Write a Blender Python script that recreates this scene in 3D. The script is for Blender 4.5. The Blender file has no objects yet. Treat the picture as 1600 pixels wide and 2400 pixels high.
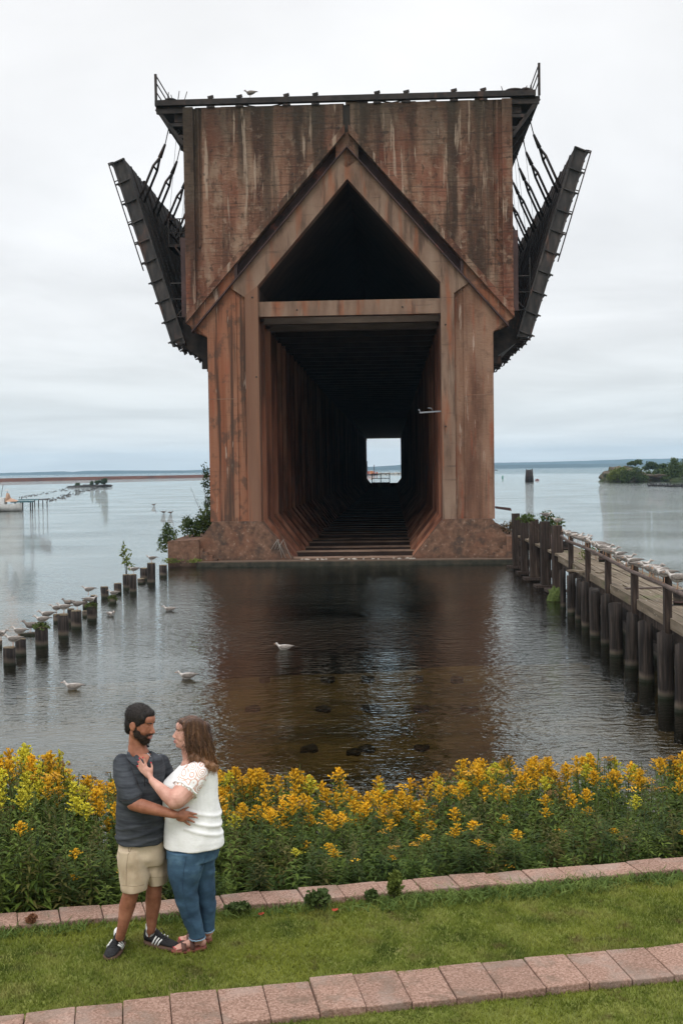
import bpy, bmesh, math, random
import numpy as np
from mathutils import Vector, Matrix, noise as mnoise
R_ = math.radians
S = bpy.context.scene
# ------------------------------------------------------------ camera
FP = 2700.0; CH = 5.3
PIT = math.atan(100/2700); ROL = .014
def camvecs():
    F = Vector((0, math.cos(PIT), -math.sin(PIT))); u0 = Vector((0, math.sin(PIT), math.cos(PIT))); x0 = Vector((1, 0, 0))
    return F, x0*math.cos(ROL)-u0*math.sin(ROL), x0*math.sin(ROL)+u0*math.cos(ROL)
CF, CR, CU = camvecs(); CC = Vector((0, 0, CH))
cd = bpy.data.cameras.new('camera'); cam = bpy.data.objects.new('camera', cd); S.collection.objects.link(cam)
cd.sensor_fit = 'VERTICAL'; cd.sensor_height = 24; cd.lens = 24*FP/2400; cd.clip_start = .1; cd.clip_end = 30000
m = Matrix((CR, CU, -CF)).transposed().to_4x4(); m.translation = CC; cam.matrix_world = m
S.camera = cam
def ray(x, y): return CF + CR*((x-800)/FP) + CU*((1200-y)/FP)
def on_z(x, y, z=0.0):
    d = ray(x, y); return CC + d*((z-CH)/d.z)
def at_y(x, y, Y):
    d = ray(x, y); return CC + d*(Y/d.y)
def pxof(P):
    d = Vector(P)-CC; w = d.dot(CF); return 800+FP*d.dot(CR)/w, 1200-FP*d.dot(CU)/w
# ------------------------------------------------------------ light
S.view_settings.view_transform = 'Standard'; S.view_settings.look = 'None'
S.view_settings.exposure = 0.62; S.view_settings.gamma = 1.0
S.render.resolution_x = 682; S.render.resolution_y = 1024
S.cycles.max_bounces = 8; S.cycles.volume_bounces = 0; S.cycles.transparent_max_bounces = 12
SUN_EL, SUN_AZ = R_(52), R_(205)
def build_world():
    w = bpy.data.worlds.new('World'); S.world = w; w.use_nodes = True
    nt = w.node_tree; N = nt.nodes; L = nt.links; N.clear()
    out = N.new('ShaderNodeOutputWorld'); sky = N.new('ShaderNodeTexSky'); sky.sky_type = 'NISHITA'; sky.sun_disc = False
    sky.sun_elevation = SUN_EL; sky.sun_rotation = SUN_AZ; sky.altitude = 0; sky.air_density = 1; sky.dust_density = 3
    bs = N.new('ShaderNodeBackground'); bs.inputs[1].default_value = .08; L.new(sky.outputs[0], bs.inputs[0])
    tc = N.new('ShaderNodeTexCoord'); sx = N.new('ShaderNodeSeparateXYZ'); L.new(tc.outputs['Generated'], sx.inputs[0])
    def math_(op, a, b=None, clamp=False):
        n = N.new('ShaderNodeMath'); n.operation = op; n.use_clamp = clamp
        for i, v in enumerate((a, b)):
            if v is None: continue
            if isinstance(v, (int, float)): n.inputs[i].default_value = v
            else: L.new(v, n.inputs[i])
        return n.outputs[0]
    z = math_('MAXIMUM', sx.outputs[2], 0.0)
    zd = math_('ADD', z, .07)
    px = math_('DIVIDE', sx.outputs[0], zd); py = math_('DIVIDE', sx.outputs[1], zd)
    cb = N.new('ShaderNodeCombineXYZ'); L.new(px, cb.inputs[0]); L.new(py, cb.inputs[1])
    n1 = N.new('ShaderNodeTexNoise'); n1.inputs['Scale'].default_value = .55; n1.inputs['Detail'].default_value = 6; n1.inputs['Roughness'].default_value = .55; n1.inputs['Distortion'].default_value = .4
    L.new(cb.outputs[0], n1.inputs['Vector'])
    g = N.new('ShaderNodeValToRGB'); L.new(z, g.inputs[0])
    e = g.color_ramp.elements
    e[0].position = 0; e[0].color = (.60, .618, .61, 1); e[1].position = .9; e[1].color = (1.45, 1.46, 1.48, 1)
    for p, c in ((.012, (.62, .625, .612, 1)), (.05, (.565, .585, .588, 1)), (.12, (.60, .606, .612, 1)), (.22, (.64, .645, .652, 1)), (.35, (.64, .64, .642, 1)), (.42, (.635, .635, .64, 1)), (.5, (1.0, 1.0, 1.02, 1))):
        k = e.new(p); k.color = c
    nr = N.new('ShaderNodeMapRange'); L.new(n1.outputs[0], nr.inputs[0]); nr.inputs[1].default_value = .34; nr.inputs[2].default_value = .66; nr.inputs[3].default_value = .90; nr.inputs[4].default_value = 1.15
    mx = N.new('ShaderNodeVectorMath'); mx.operation = 'SCALE'; L.new(g.outputs[0], mx.inputs[0]); L.new(nr.outputs[0], mx.inputs[3])
    bc = N.new('ShaderNodeBackground'); L.new(mx.outputs[0], bc.inputs[0]); bc.inputs[1].default_value = 1.0
    ms = N.new('ShaderNodeMixShader'); ms.inputs[0].default_value = .93
    L.new(bs.outputs[0], ms.inputs[1]); L.new(bc.outputs[0], ms.inputs[2]); L.new(ms.outputs[0], out.inputs[0])
build_world()
sl = bpy.data.lights.new('sun', 'SUN'); so = bpy.data.objects.new('sun', sl); S.collection.objects.link(so)
sl.energy = .7; sl.angle = R_(20); sl.color = (1, .96, .9)
sdir = Vector((math.sin(SUN_AZ)*math.cos(SUN_EL), math.cos(SUN_AZ)*math.cos(SUN_EL), math.sin(SUN_EL)))
so.rotation_euler = sdir.to_track_quat('Z', 'Y').to_euler()
rng = random.Random(7)
# ------------------------------------------------------------ helpers
def tag(o, label=None, cat=None, group=None, kind=None):
    if label: o['label'] = label
    if cat: o['category'] = cat
    if group: o['group'] = group
    if kind: o['kind'] = kind
    return o
def link(o, parent=None):
    S.collection.objects.link(o)
    if parent: o.parent = parent
    return o
def thing(name, label, cat, loc=(0, 0, 0), rz=0, group=None):
    o = bpy.data.objects.new(name, None); o.empty_display_size = .1; link(o)
    o.location = loc; o.rotation_euler = (0, 0, rz); return tag(o, label, cat, group)
class MB:
    def __init__(s): s.v = []; s.f = []; s.sm = []
    def add(s, vs, fs, smooth=False):
        b = len(s.v); s.v += [tuple(v) for v in vs]; s.f += [tuple(i+b for i in f) for f in fs]; s.sm += [smooth]*len(fs); return s
    def box(s, x0, x1, y0, y1, z0, z1):
        return s.add([(x0,y0,z0),(x1,y0,z0),(x1,y1,z0),(x0,y1,z0),(x0,y0,z1),(x1,y0,z1),(x1,y1,z1),(x0,y1,z1)],
                     [(0,3,2,1),(4,5,6,7),(0,1,5,4),(1,2,6,5),(2,3,7,6),(3,0,4,7)])
    def beam(s, a, b, w, h, up=(0, 0, 1)):
        a = Vector(a); b = Vector(b); d = (b-a).normalized(); x = d.cross(Vector(up))
        if x.length < 1e-3: x = d.cross(Vector((0, 1, 0)))
        x.normalize(); y = x.cross(d); x *= w/2; y *= h/2
        return s.add([a-x-y,a+x-y,a+x+y,a-x+y,b-x-y,b+x-y,b+x+y,b-x+y],[(0,1,2,3),(7,6,5,4),(0,4,5,1),(1,5,6,2),(2,6,7,3),(3,7,4,0)])
    def prism(s, poly, y0, y1):      # poly in (x,z) counter-clockwise seen from -y
        n = len(poly); vs = [(x, y0, z) for x, z in poly]+[(x, y1, z) for x, z in poly]
        fs = [tuple(range(n)), tuple(range(2*n-1, n-1, -1))]+[(i, i+n, (i+1) % n+n, (i+1) % n) for i in range(n)]
        return s.add(vs, fs)
    def tube(s, pts, r, n=6, smooth=True, cap=True):
        pts = [Vector(p) for p in pts]; k = len(pts)
        rs = r if isinstance(r, (list, tuple)) else [r]*k
        vs = []; prev = None
        for i, p in enumerate(pts):
            d = (pts[min(i+1, k-1)]-pts[max(i-1, 0)]).normalized()
            x = d.cross(Vector((0, 0, 1))) if abs(d.z) < .95 else d.cross(Vector((0, 1, 0)))
            if prev is not None:
                x2 = prev-d*prev.dot(d)
                if x2.length > 1e-4: x = x2
            x.normalize(); prev = x; y = d.cross(x)
            for j in range(n):
                t = 2*math.pi*j/n; vs.append(p+(x*math.cos(t)+y*math.sin(t))*rs[i])
        fs = [(i*n+j, i*n+(j+1) % n, (i+1)*n+(j+1) % n, (i+1)*n+j) for i in range(k-1) for j in range(n)]
        if cap: fs += [tuple(range(n-1, -1, -1)), tuple(range((k-1)*n, k*n))]
        return s.add(vs, fs, smooth)
    def ell(s, c, r, rot=None, nu=12, nv=8):
        c = Vector(c); vs = []; 
        for i in range(1, nv):
            t = math.pi*i/nv
            for j in range(nu):
                p = 2*math.pi*j/nu; q = Vector((r[0]*math.sin(t)*math.cos(p), r[1]*math.sin(t)*math.sin(p), r[2]*math.cos(t)))
                vs.append(c+(rot@q if rot else q))
        q = Vector((0, 0, r[2])); vs += [c+(rot@q if rot else q), c-(rot@q if rot else q)]
        b = (nv-1)*nu
        fs = [(i*nu+j, (i+1)*nu+j, (i+1)*nu+(j+1) % nu, i*nu+(j+1) % nu) for i in range(nv-2) for j in range(nu)]
        fs += [(b, j, (j+1) % nu) for j in range(nu)]+[(b+1, (nv-2)*nu+(j+1) % nu, (nv-2)*nu+j) for j in range(nu)]
        return s.add(vs, fs, True)
    def loft(s, rings, smooth=True):  # rings: list of equal-length point lists
        n = len(rings[0]); vs = [p for r in rings for p in r]; k = len(rings)
        fs = [(i*n+j, i*n+(j+1) % n, (i+1)*n+(j+1) % n, (i+1)*n+j) for i in range(k-1) for j in range(n)]
        fs += [tuple(range(n-1, -1, -1)), tuple(range((k-1)*n, k*n))]
        return s.add(vs, fs, smooth)
    def mesh(s, name):
        me = bpy.data.meshes.new(name); me.from_pydata(s.v, [], s.f); me.polygons.foreach_set('use_smooth', s.sm); me.update()
        return me
    def build(s, name, mat, parent=None, fixn=True):
        me = s.mesh(name)
        if fixn:
            bm = bmesh.new(); bm.from_mesh(me); bmesh.ops.recalc_face_normals(bm, faces=bm.faces); bm.to_mesh(me); bm.free()
        me.materials.append(mat); o = bpy.data.objects.new(name, me); return link(o, parent)
def npmesh(name, V, Fq, mat, parent=None, smooth=False, mats=None, mi=None):
    V = np.asarray(V, dtype=np.float32).reshape(-1, 3); Fq = np.asarray(Fq, dtype=np.int32); k = Fq.shape[1]
    me = bpy.data.meshes.new(name); me.vertices.add(len(V)); me.vertices.foreach_set('co', V.ravel())
    me.loops.add(Fq.size); me.loops.foreach_set('vertex_index', Fq.ravel()); me.polygons.add(len(Fq))
    me.polygons.foreach_set('loop_start', np.arange(0, Fq.size, k, dtype=np.int32)); me.polygons.foreach_set('loop_total', np.full(len(Fq), k, dtype=np.int32))
    if smooth: me.polygons.foreach_set('use_smooth', np.ones(len(Fq), dtype=bool))
    for mm in (mats or [mat]): me.materials.append(mm)
    if mi is not None: me.polygons.foreach_set('material_index', np.asarray(mi, dtype=np.int32))
    me.update(); me.validate(); o = bpy.data.objects.new(name, me); return link(o, parent)
def dup(root, loc, rz=None, label=None, scale=None):
    r = root.copy(); link(r); r.location = loc
    if rz is not None: r.rotation_euler = (0, 0, rz)
    if scale: r.scale = (scale,)*3 if isinstance(scale, float) else scale
    if label: r['label'] = label
    for ch in list(root.children):
        c = ch.copy(); link(c, r)
        for g_ in ch.children: link(g_.copy(), c)
    return r
# ------------------------------------------------------------ materials
def M(name, cols, scale=(1, 1, 1), detail=6, bump=0.0, rough=.8, bscale=None, metal=0, coord='Object', rnd=0.0, extra=None, spec=.3, lo=.3, hi=.7, dist=0.0, bdist=.02, trans=0, gain=1.0):
    """noise -> colour ramp; cols = list of rgb; extra = list of (rgb, scale, lo, hi, amount) stains; rnd = per object brightness spread"""
    mt = bpy.data.materials.new(name); mt.use_nodes = True; nt = mt.node_tree; N = nt.nodes; L = nt.links
    b = N['Principled BSDF']; b.inputs['Roughness'].default_value = rough; b.inputs['Metallic'].default_value = metal; b.inputs['Specular IOR Level'].default_value = spec
    tc = N.new('ShaderNodeTexCoord')
    def noise(sc, det=6, ds=0.0):
        mp = N.new('ShaderNodeMapping'); mp.inputs['Scale'].default_value = sc; L.new(tc.outputs[coord], mp.inputs[0])
        n = N.new('ShaderNodeTexNoise'); n.inputs['Scale'].default_value = 1; n.inputs['Detail'].default_value = det; n.inputs['Roughness'].default_value = .6; n.inputs['Distortion'].default_value = ds
        L.new(mp.outputs[0], n.inputs['Vector']); return n
    if len(cols) > 1:
        n = noise(scale, detail, dist); r = N.new('ShaderNodeValToRGB'); L.new(n.outputs[0], r.inputs[0]); e = r.color_ramp.elements
        e[0].position = lo; e[0].color = (*cols[0], 1); e[1].position = hi; e[1].color = (*cols[-1], 1)
        for i, c in enumerate(cols[1:-1]): k = e.new(lo+(hi-lo)*(i+1)/(len(cols)-1)); k.color = (*c, 1)
        col = r.outputs[0]
    else:
        rg = N.new('ShaderNodeRGB'); rg.outputs[0].default_value = (*cols[0], 1); col = rg.outputs[0]
    for ex in (extra or []):
        c, sc, a0, a1, amt = ex[:5]; ds = ex[5] if len(ex) > 5 else 0
        if sc == 'z':      # by height: full amount below a0, none above a1 (or reversed)
            sp = N.new('ShaderNodeSeparateXYZ'); L.new(tc.outputs[coord], sp.inputs[0]); src = sp.outputs[2]
            nz = noise((1.5, 1.5, .3), 4); ad = N.new('ShaderNodeMath'); ad.operation = 'MULTIPLY_ADD'; L.new(nz.outputs[0], ad.inputs[0]); ad.inputs[1].default_value = ds; L.new(src, ad.inputs[2]); src = ad.outputs[0]
        else: src = noise(sc, 5, ds).outputs[0]
        mr = N.new('ShaderNodeMapRange'); L.new(src, mr.inputs[0]); mr.inputs[1].default_value = a0; mr.inputs[2].default_value = a1; mr.inputs[3].default_value = 0; mr.inputs[4].default_value = amt
        if a0 > a1: mr.inputs[1].default_value = a1; mr.inputs[2].default_value = a0; mr.inputs[3].default_value = amt; mr.inputs[4].default_value = 0
        mx = N.new('ShaderNodeMix'); mx.data_type = 'RGBA'; L.new(mr.outputs[0], mx.inputs[0]); L.new(col, mx.inputs[6]); mx.inputs[7].default_value = (*c, 1); col = mx.outputs[2]
    if gain != 1.0:
        gm = N.new('ShaderNodeVectorMath'); gm.operation = 'SCALE'; L.new(col, gm.inputs[0]); gm.inputs[3].default_value = gain; col = gm.outputs[0]
    if rnd:
        oi = N.new('ShaderNodeObjectInfo'); mr = N.new('ShaderNodeMapRange'); L.new(oi.outputs['Random'], mr.inputs[0]); mr.inputs[3].default_value = 1-rnd; mr.inputs[4].default_value = 1+rnd
        vm = N.new('ShaderNodeVectorMath'); vm.operation = 'SCALE'; L.new(col, vm.inputs[0]); L.new(mr.outputs[0], vm.inputs[3]); col = vm.outputs[0]
    L.new(col, b.inputs['Base Color'])
    if bump:
        n = noise(bscale or scale, 6); bp = N.new('ShaderNodeBump'); bp.inputs['Strength'].default_value = bump; bp.inputs['Distance'].default_value = bdist
        L.new(n.outputs[0], bp.inputs['Height']); L.new(bp.outputs[0], b.inputs['Normal'])
    if trans:
        tr = N.new('ShaderNodeBsdfTranslucent'); L.new(col, tr.inputs[0]); ms = N.new('ShaderNodeMixShader'); ms.inputs[0].default_value = trans
        L.new(b.outputs[0], ms.inputs[1]); L.new(tr.outputs[0], ms.inputs[2]); L.new(ms.outputs[0], N['Material Output'].inputs[0])
    return mt
STREAK = (1.1, 1.1, .07)
m_conc = M('stained_concrete', [(.10, .042, .026), (.20, .088, .052), (.30, .165, .105)], STREAK, 7, .5, .95, (3, 3, 8), lo=.33, hi=.66, bdist=.05, gain=.5)
m_conc_top = M('stained_concrete_upper', [(.085, .040, .027), (.20, .098, .062), (.33, .185, .122)], (.9, .9, .13), 8, .8, .95, (3, 3, 8), lo=.40, hi=.60, bdist=.05, gain=.68, extra=[
    ((.26, .10, .06), 'z', 20.5, 15.0, .6, 3.0), ((.36, .25, .175), (1.2, 1.2, .35), .50, .60, .65), ((.40, .28, .20), (2.6, 2.6, 3.0), .55, .64, .55), ((.22, .075, .045), (.5, .5, .25), .50, .60, .65),
    ((.045, .034, .024), (.62, .62, .05), .49, .57, .72), ((.06, .04, .03), (.25, .25, 7), .54, .60, .5), ((.035, .034, .024), 'z', 22.6, 26.0, .65, 1.6), ((.52, .40, .30), (2.2, 2.2, .16), .60, .65, .6), ((.03, .024, .018), (3.5, 3.5, 2.5), .57, .66, .6)])
m_conc_col = M('rust_washed_concrete', [(.20, .07, .036), (.31, .115, .06), (.36, .17, .10)], (1.5, 1.5, .05), 8, .5, .92, (4, 4, 10), lo=.36, hi=.64, bdist=.04, gain=.68, extra=[
    ((.34, .19, .12), (.7, .7, .06), .48, .58, .6), ((.06, .038, .028), (2.0, 2.0, .07), .50, .58, .85), ((.34, .085, .04), (1.8, 1.8, .16), .57, .65, .5), ((.10, .05, .03), (.15, .15, 6), .56, .62, .18), ((.09, .06, .045), (1.6, 1.6, 1.3), .52, .62, .65), ((.55, .43, .34), (3.5, 3.5, .35), .63, .67, .6)])
m_conc_colr = M('tan_streaked_concrete', [(.13, .06, .038), (.25, .13, .082), (.36, .21, .14)], (1.1, 1.1, .12), 8, .7, .92, (4, 4, 10), lo=.34, hi=.66, bdist=.04, gain=.68, extra=[((.36, .225, .155), (.8, .8, .3), .46, .62, .6), ((.09, .055, .038), (1.6, 1.6, .10), .54, .66, .6), ((.14, .08, .055), (1.5, 1.5, 1.5), .54, .66, .5), ((.36, .08, .035), (1.5, 1.5, .12), .56, .64, .6), ((.58, .46, .37), (3.2, 3.2, .3), .62, .66, .6)])
m_conc_arch = M('pale_arch_concrete', [(.17, .105, .072), (.29, .185, .13), (.36, .25, .18)], (1.2, 1.2, .35), 7, .4, .9, (4, 4, 8), bdist=.03, gain=.66, extra=[((.36, .12, .055), (1.3, 1.3, .16), .52, .64, .8), ((.08, .05, .036), (2.4, 2.4, .3), .54, .66, .65), ((.07, .05, .04), (.4, .4, 4), .6, .68, .4)])
m_floor = M('tunnel_floor_concrete', [(.14, .09, .065), (.27, .18, .13), (.36, .25, .19)], (1, 1, 1), 6, .5, .9, bdist=.03)
m_conc_dark = M('dim_tunnel_concrete', [(.09, .038, .025), (.21, .085, .05), (.30, .15, .095)], (.6, 1.6, .06), 6, .4, .95, (4, 4, 8), lo=.4, hi=.6, bdist=.03, gain=1.25, extra=[((.055, .04, .03), (1, .7, .2), .52, .65, .6)])
m_plinth = M('rough_plinth_concrete', [(.10, .06, .042), (.21, .115, .075), (.31, .18, .12)], (3, 3, 3), 8, .9, .95, (8, 8, 8), bdist=.04, gain=.62, extra=[((.26, .105, .06), (.9, .9, .9), .48, .66, .4), ((.07, .055, .045), (1.4, 1.4, 1.4), .52, .64, .7), ((.05, .042, .032), 'z', .75, .2, .85, .5), ((.40, .31, .24), (6, 6, 6), .62, .68, .6)])
m_moss = M('wet_mossy_concrete', [(.01, .01, .007), (.025, .024, .015), (.05, .038, .026)], (3, 3, 3), 6, .6, .7, bdist=.03, extra=[((.17, .11, .08), 'z', .24, .34, .75, .05)])
m_steel = M('rusty_black_steel', [(.010, .009, .009), (.026, .021, .019), (.045, .031, .026)], (2, 2, 2), 7, .3, .75, bdist=.02, extra=[((.12, .055, .035), (3, 3, 1), .6, .7, .5)])
m_steel2 = M('weathered_chute_steel', [(.014, .014, .014), (.034, .031, .030), (.075, .062, .056)], (2.5, 2.5, .8), 7, .3, .7, bdist=.02, extra=[((.13, .065, .045), (1.5, 1.5, .4), .56, .68, .6)])
m_chan = M('dark_rusted_channel', [(.028, .016, .015), (.05, .027, .025), (.075, .043, .038)], (2, 2, 1), 6, .2, .7, extra=[((.30, .08, .035), (1, 1, 1), .6, .7, .5)])
m_wood = M('grey_weathered_wood', [(.010, .007, .006), (.034, .023, .018), (.085, .062, .048)], (14, 14, 1.2), 7, .9, .9, (20, 20, 1.5), rnd=.25, bdist=.02, lo=.28, hi=.75)
m_pile = M('waterworn_pile_wood', [(.005, .004, .004), (.017, .013, .011), (.055, .042, .034)], (12, 12, .8), 7, 1.0, .9, (18, 18, 1.2), rnd=.2, bdist=.02, extra=[((.22, .17, .13), 'z', .42, .2, .6, .35), ((.012, .016, .008), 'z', .2, .1, .97, .1)])
m_cut = M('cut_pile_end', [(.10, .08, .05), (.24, .19, .13)], (8, 8, 8), 5, .5, .95, rnd=.2)
m_mossg = M('green_moss', [(.03, .045, .012), (.09, .12, .03)], (20, 20, 20), 5, .8, .95)
m_deck = M('silvered_deck_boards', [(.06, .045, .03), (.13, .10, .068), (.21, .17, .125)], (6, .5, 6), 7, .8, .9, (12, .8, 12), bdist=.02, extra=[((.55, .52, .48), (9, 3, 9), .66, .7, .8), ((.09, .10, .035), (1.5, .5, 1), .56, .66, .6)])
m_pipe = M('brown_pipe', [(.05, .035, .03), (.12, .085, .07)], (4, 4, 4), 5, .2, .6, extra=[((.55, .5, .45), (14, 14, 14), .64, .68, .6)])
m_gullw = M('white_feathers', [(.17, .14, .12), (.55, .52, .49)], (26, 26, 26), 4, .2, .8, rnd=.1)
m_gullg = M('mottled_wing_feathers', [(.09, .075, .065), (.26, .23, .205)], (45, 20, 45), 5, .3, .8, rnd=.25)
m_gulld = M('dark_wingtips', [(.02, .02, .02)], rough=.7)
m_beak = M('pale_orange_beak', [(.35, .2, .12)], rough=.6)
# ============================================================ SETTING
SD = Vector((5.52, 1.05, 0)).normalized(); SN = Vector((-SD.y, SD.x, 0)); SP = Vector((-2.64, 8.68, 0))   # far kerb back edge line
def st(s_, t_, z=0): q = SP+SD*s_+SN*t_; return Vector((q.x, q.y, z))
def gz(t):      # ground height by distance behind the far kerb line
    if t < -1.62: return 1.86
    if t < 0: return 1.895
    return max(-4.2, 1.895-.40*t) if t > .1 else 1.895-.1*t
def grid_strip(name, ts, ss, zf, mat):
    mb = MB(); n = len(ss)
    mb.add([st(s_, t, zf(t, s_)) for t in ts for s_ in ss], [(i*n+j, i*n+j+1, (i+1)*n+j+1, (i+1)*n+j) for i in range(len(ts)-1) for j in range(n-1)], True)
    o = mb.build(name, mat, fixn=False); tag(o, kind='structure'); return o
m_soil = M('grassy_soil', [(.09, .09, .02), (.13, .15, .03), (.18, .19, .045)], (2.2, 2.2, 2.2), 8, .6, .95, (30, 30, 30), bdist=.02, extra=[((.11, .085, .04), (1.1, 1.1, 1.1), .56, .68, .5)])
m_bed = M('lake_bed_sand', [(.10, .067, .026), (.155, .11, .042), (.21, .15, .065)], (.9, .9, .9), 7, 0, .95, extra=[((.035, .034, .012), (.35, .35, .35), .46, .6, .7), ((.002, .008, .010), 'z', -1.35, -2.3, 1.0, .3)])  # dark teal by depth paints the water's light loss into the bed
ss = [-3000, -600, -150, -60, -30]+[-20+i*1.0 for i in range(50)]+[40, 60, 150, 600, 3000]
grid_strip('ground', [-400, -60, -20, -8, -4, -2.2, -1.66, -1.60, -1.3, -1, -.5, 0, .1, .5, 1, 1.5, 2, 2.5, 3, 3.5, 4, 4.5, 5, 5.5], ss, lambda t, s_: gz(t)+(.02*mnoise.noise(Vector((s_*.7, t*.9, 0))) if t > .3 or t < -2 else 0), m_soil)
grid_strip('lake_bed', [5.4, 6, 8, 10, 12, 14, 17, 20, 24, 27, 29, 31, 34, 38, 44, 50, 80, 300], ss, lambda t, s_: (gz(5.4)-.02) if t < 5.5 else max(-5, -.35-.04*(t-5.4)-(.25*(t-27) if t > 27 else 0))+.08*mnoise.noise(Vector((s_*.3, t*.3, 3))), m_bed)
def water_mat():
    mt = bpy.data.materials.new('lake_water'); mt.use_nodes = True; nt = mt.node_tree; N = nt.nodes; L = nt.links; N.clear()
    out = N.new('ShaderNodeOutputMaterial'); tc = N.new('ShaderNodeTexCoord')
    def noise(sc, det, rough=.5):
        mp = N.new('ShaderNodeMapping'); mp.inputs['Scale'].default_value = sc; L.new(tc.outputs['Object'], mp.inputs[0])
        n = N.new('ShaderNodeTexNoise'); n.inputs['Scale'].default_value = 1; n.inputs['Detail'].default_value = det; n.inputs['Roughness'].default_value = rough; L.new(mp.outputs[0], n.inputs['Vector']); return n.outputs[0]
    a = noise((3.0, 5.0, 1), 3, .55); b_ = noise((.6, 1.1, 1), 3); c = noise((.07, .10, 1), 3)
    def mth(op, x, y, z=None):
        n = N.new('ShaderNodeMath'); n.operation = op
        for i, v in enumerate((x, y, z)):
            if v is None: continue
            if isinstance(v, (int, float)): n.inputs[i].default_value = v
            else: L.new(v, n.inputs[i])
        return n.outputs[0]
    # patches of calm and ruffled water
    mr = N.new('ShaderNodeMapRange'); L.new(c, mr.inputs[0]); mr.inputs[1].default_value = .35; mr.inputs[2].default_value = .65; mr.inputs[3].default_value = .35; mr.inputs[4].default_value = 1.2
    h = mth('MULTIPLY_ADD', b_, .9, mth('MULTIPLY', a, 1.15)); h = mth('MULTIPLY', h, mr.outputs[0])
    bp = N.new('ShaderNodeBump'); bp.inputs['Strength'].default_value = 1.0; bp.inputs['Distance'].default_value = .042; L.new(h, bp.inputs['Height'])
    fr = N.new('ShaderNodeFresnel'); fr.inputs[0].default_value = 1.62; L.new(bp.outputs[0], fr.inputs['Normal'])
    gl = N.new('ShaderNodeBsdfGlossy'); gl.inputs['Roughness'].default_value = .012; gl.inputs[0].default_value = (.96, 1, .98, 1); L.new(bp.outputs[0], gl.inputs['Normal'])
    tr = N.new('ShaderNodeBsdfTransparent'); tr.inputs[0].default_value = (.56, .53, .38, 1)
    ms = N.new('ShaderNodeMixShader'); L.new(fr.outputs[0], ms.inputs[0]); L.new(tr.outputs[0], ms.inputs[1]); L.new(gl.outputs[0], ms.inputs[2]); L.new(ms.outputs[0], out.inputs[0])
    return mt
mb = MB(); mb.add([(-7000, 11, 0), (7000, 11, 0), (7000, 9000, 0), (-7000, 9000, 0)], [(0, 1, 2, 3)])
tag(mb.build('lake', water_mat(), fixn=False), kind='structure')
m_deep = M('depth_darkened_bed', [(.003, .010, .013)])  # bed colour carries the darkness of the deep water above it
mb = MB(); mb.add([(-7000, 100, -5.2), (7000, 100, -5.2), (7000, 9000, -5.2), (-7000, 9000, -5.2)], [(0, 1, 2, 3)])
tag(mb.build('deep_lake_bed', m_deep, fixn=False), kind='structure')
# far hills: ridges with real depth
m_hill = M('forested_hill', [(.012, .028, .03), (.025, .045, .045)], (.01, .01, .03), 5, 0, 1)
def ridge(pts, D, depth, name='hills', mat=None):
    rows = []
    for px, py in pts:
        h = at_y(px, py, D).z; x = (px-800)/FP*D
        h = max(h, 3)
        rows.append([(x, D*.985, -1), (x, D*.99, h*.35), (x, D*1.0, h), (x*1.03, D*1.03, h*1.0), (x*1.1, D*1.1, -1)])
    mb = MB(); n = 5
    mb.add([p for r in rows for p in r], [(i*n+j, (i+1)*n+j, (i+1)*n+j+1, i*n+j+1) for i in range(len(rows)-1) for j in range(n-1)], True)
    return tag(mb.build(name, mat or m_hill), kind='structure')
def dense(pts, k=7, amp=.7, seed=0):
    out = []
    for i in range(len(pts)-1):
        for j in range(k):
            t = j/k; x = pts[i][0]*(1-t)+pts[i+1][0]*t; y = pts[i][1]*(1-t)+pts[i+1][1]*t
            out.append((x, y+amp*mnoise.noise(Vector((x*.05, seed, 0)))))
    return out+[pts[-1]]
ridge(dense([(-900, 1120), (-300, 1112), (0, 1108.5), (90, 1106.5), (150, 1104.5), (172, 1106), (200, 1103.5), (260, 1102.5), (400, 1102.5), (520, 1101), (700, 1098), (830, 1096), (940, 1090), (1000, 1088)]), 5200, 300)
ridge(dense([(860, 1097), (900, 1093.5), (942, 1089), (1010, 1087), (1160, 1084.5), (1260, 1083), (1370, 1080), (1480, 1076), (1600, 1074.5), (1900, 1074), (2600, 1080)], seed=4), 6200, 300)
ridge(dense([(1000, 1093), (1160, 1090), (1300, 1088), (1420, 1087), (1600, 1084), (2300, 1084)], amp=1.2, seed=8), 4400, 200)

# ------------------------------------------------------------ foliage tools
def leaf_cloud(blobs, n, size, rg, aspect=.55):
    """many small leaf quads spread through ellipsoid blobs [(c, r)], returns V,F"""
    ws = np.array([r[0]*r[1]*r[2] for c, r in blobs])**.67; ws /= ws.sum()
    V = []; 
    for (c, r), w in zip(blobs, ws):
        k = max(6, int(n*w)); d = rg.normal(size=(k, 3)); d /= np.linalg.norm(d, axis=1)[:, None]
        rad = rg.uniform(.35, 1.0, size=(k, 1))**.5*(1+.22*rg.normal(size=(k, 1)))
        p = np.array(c)+d*rad*np.array(r)
        a = rg.normal(size=(k, 3)); a /= np.linalg.norm(a, axis=1)[:, None]; b = np.cross(a, rg.normal(size=(k, 3))); b /= np.linalg.norm(b, axis=1)[:, None]
        sz = size*rg.uniform(.6, 1.4, size=(k, 1)); a = a*sz; b = b*sz*aspect
        V.append(np.stack([p-a, p-b*.9, p+a, p+b*.9], 1))
    V = np.concatenate(V).reshape(-1, 3); F = np.arange(len(V)).reshape(-1, 4); return V, F
def LM(name, a, b, c, rnd=0, sc=3.0): return M(name, [a, b, c], (sc, sc, sc), 4, 0, .75, rnd=rnd, trans=.25, spec=.25)
m_leaf_d = LM('dark_shrub_leaves', (.014, .03, .01), (.035, .06, .016), (.08, .11, .03))
m_leaf_m = LM('green_shrub_leaves', (.025, .045, .010), (.055, .085, .02), (.11, .14, .035), sc=1.5)
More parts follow.
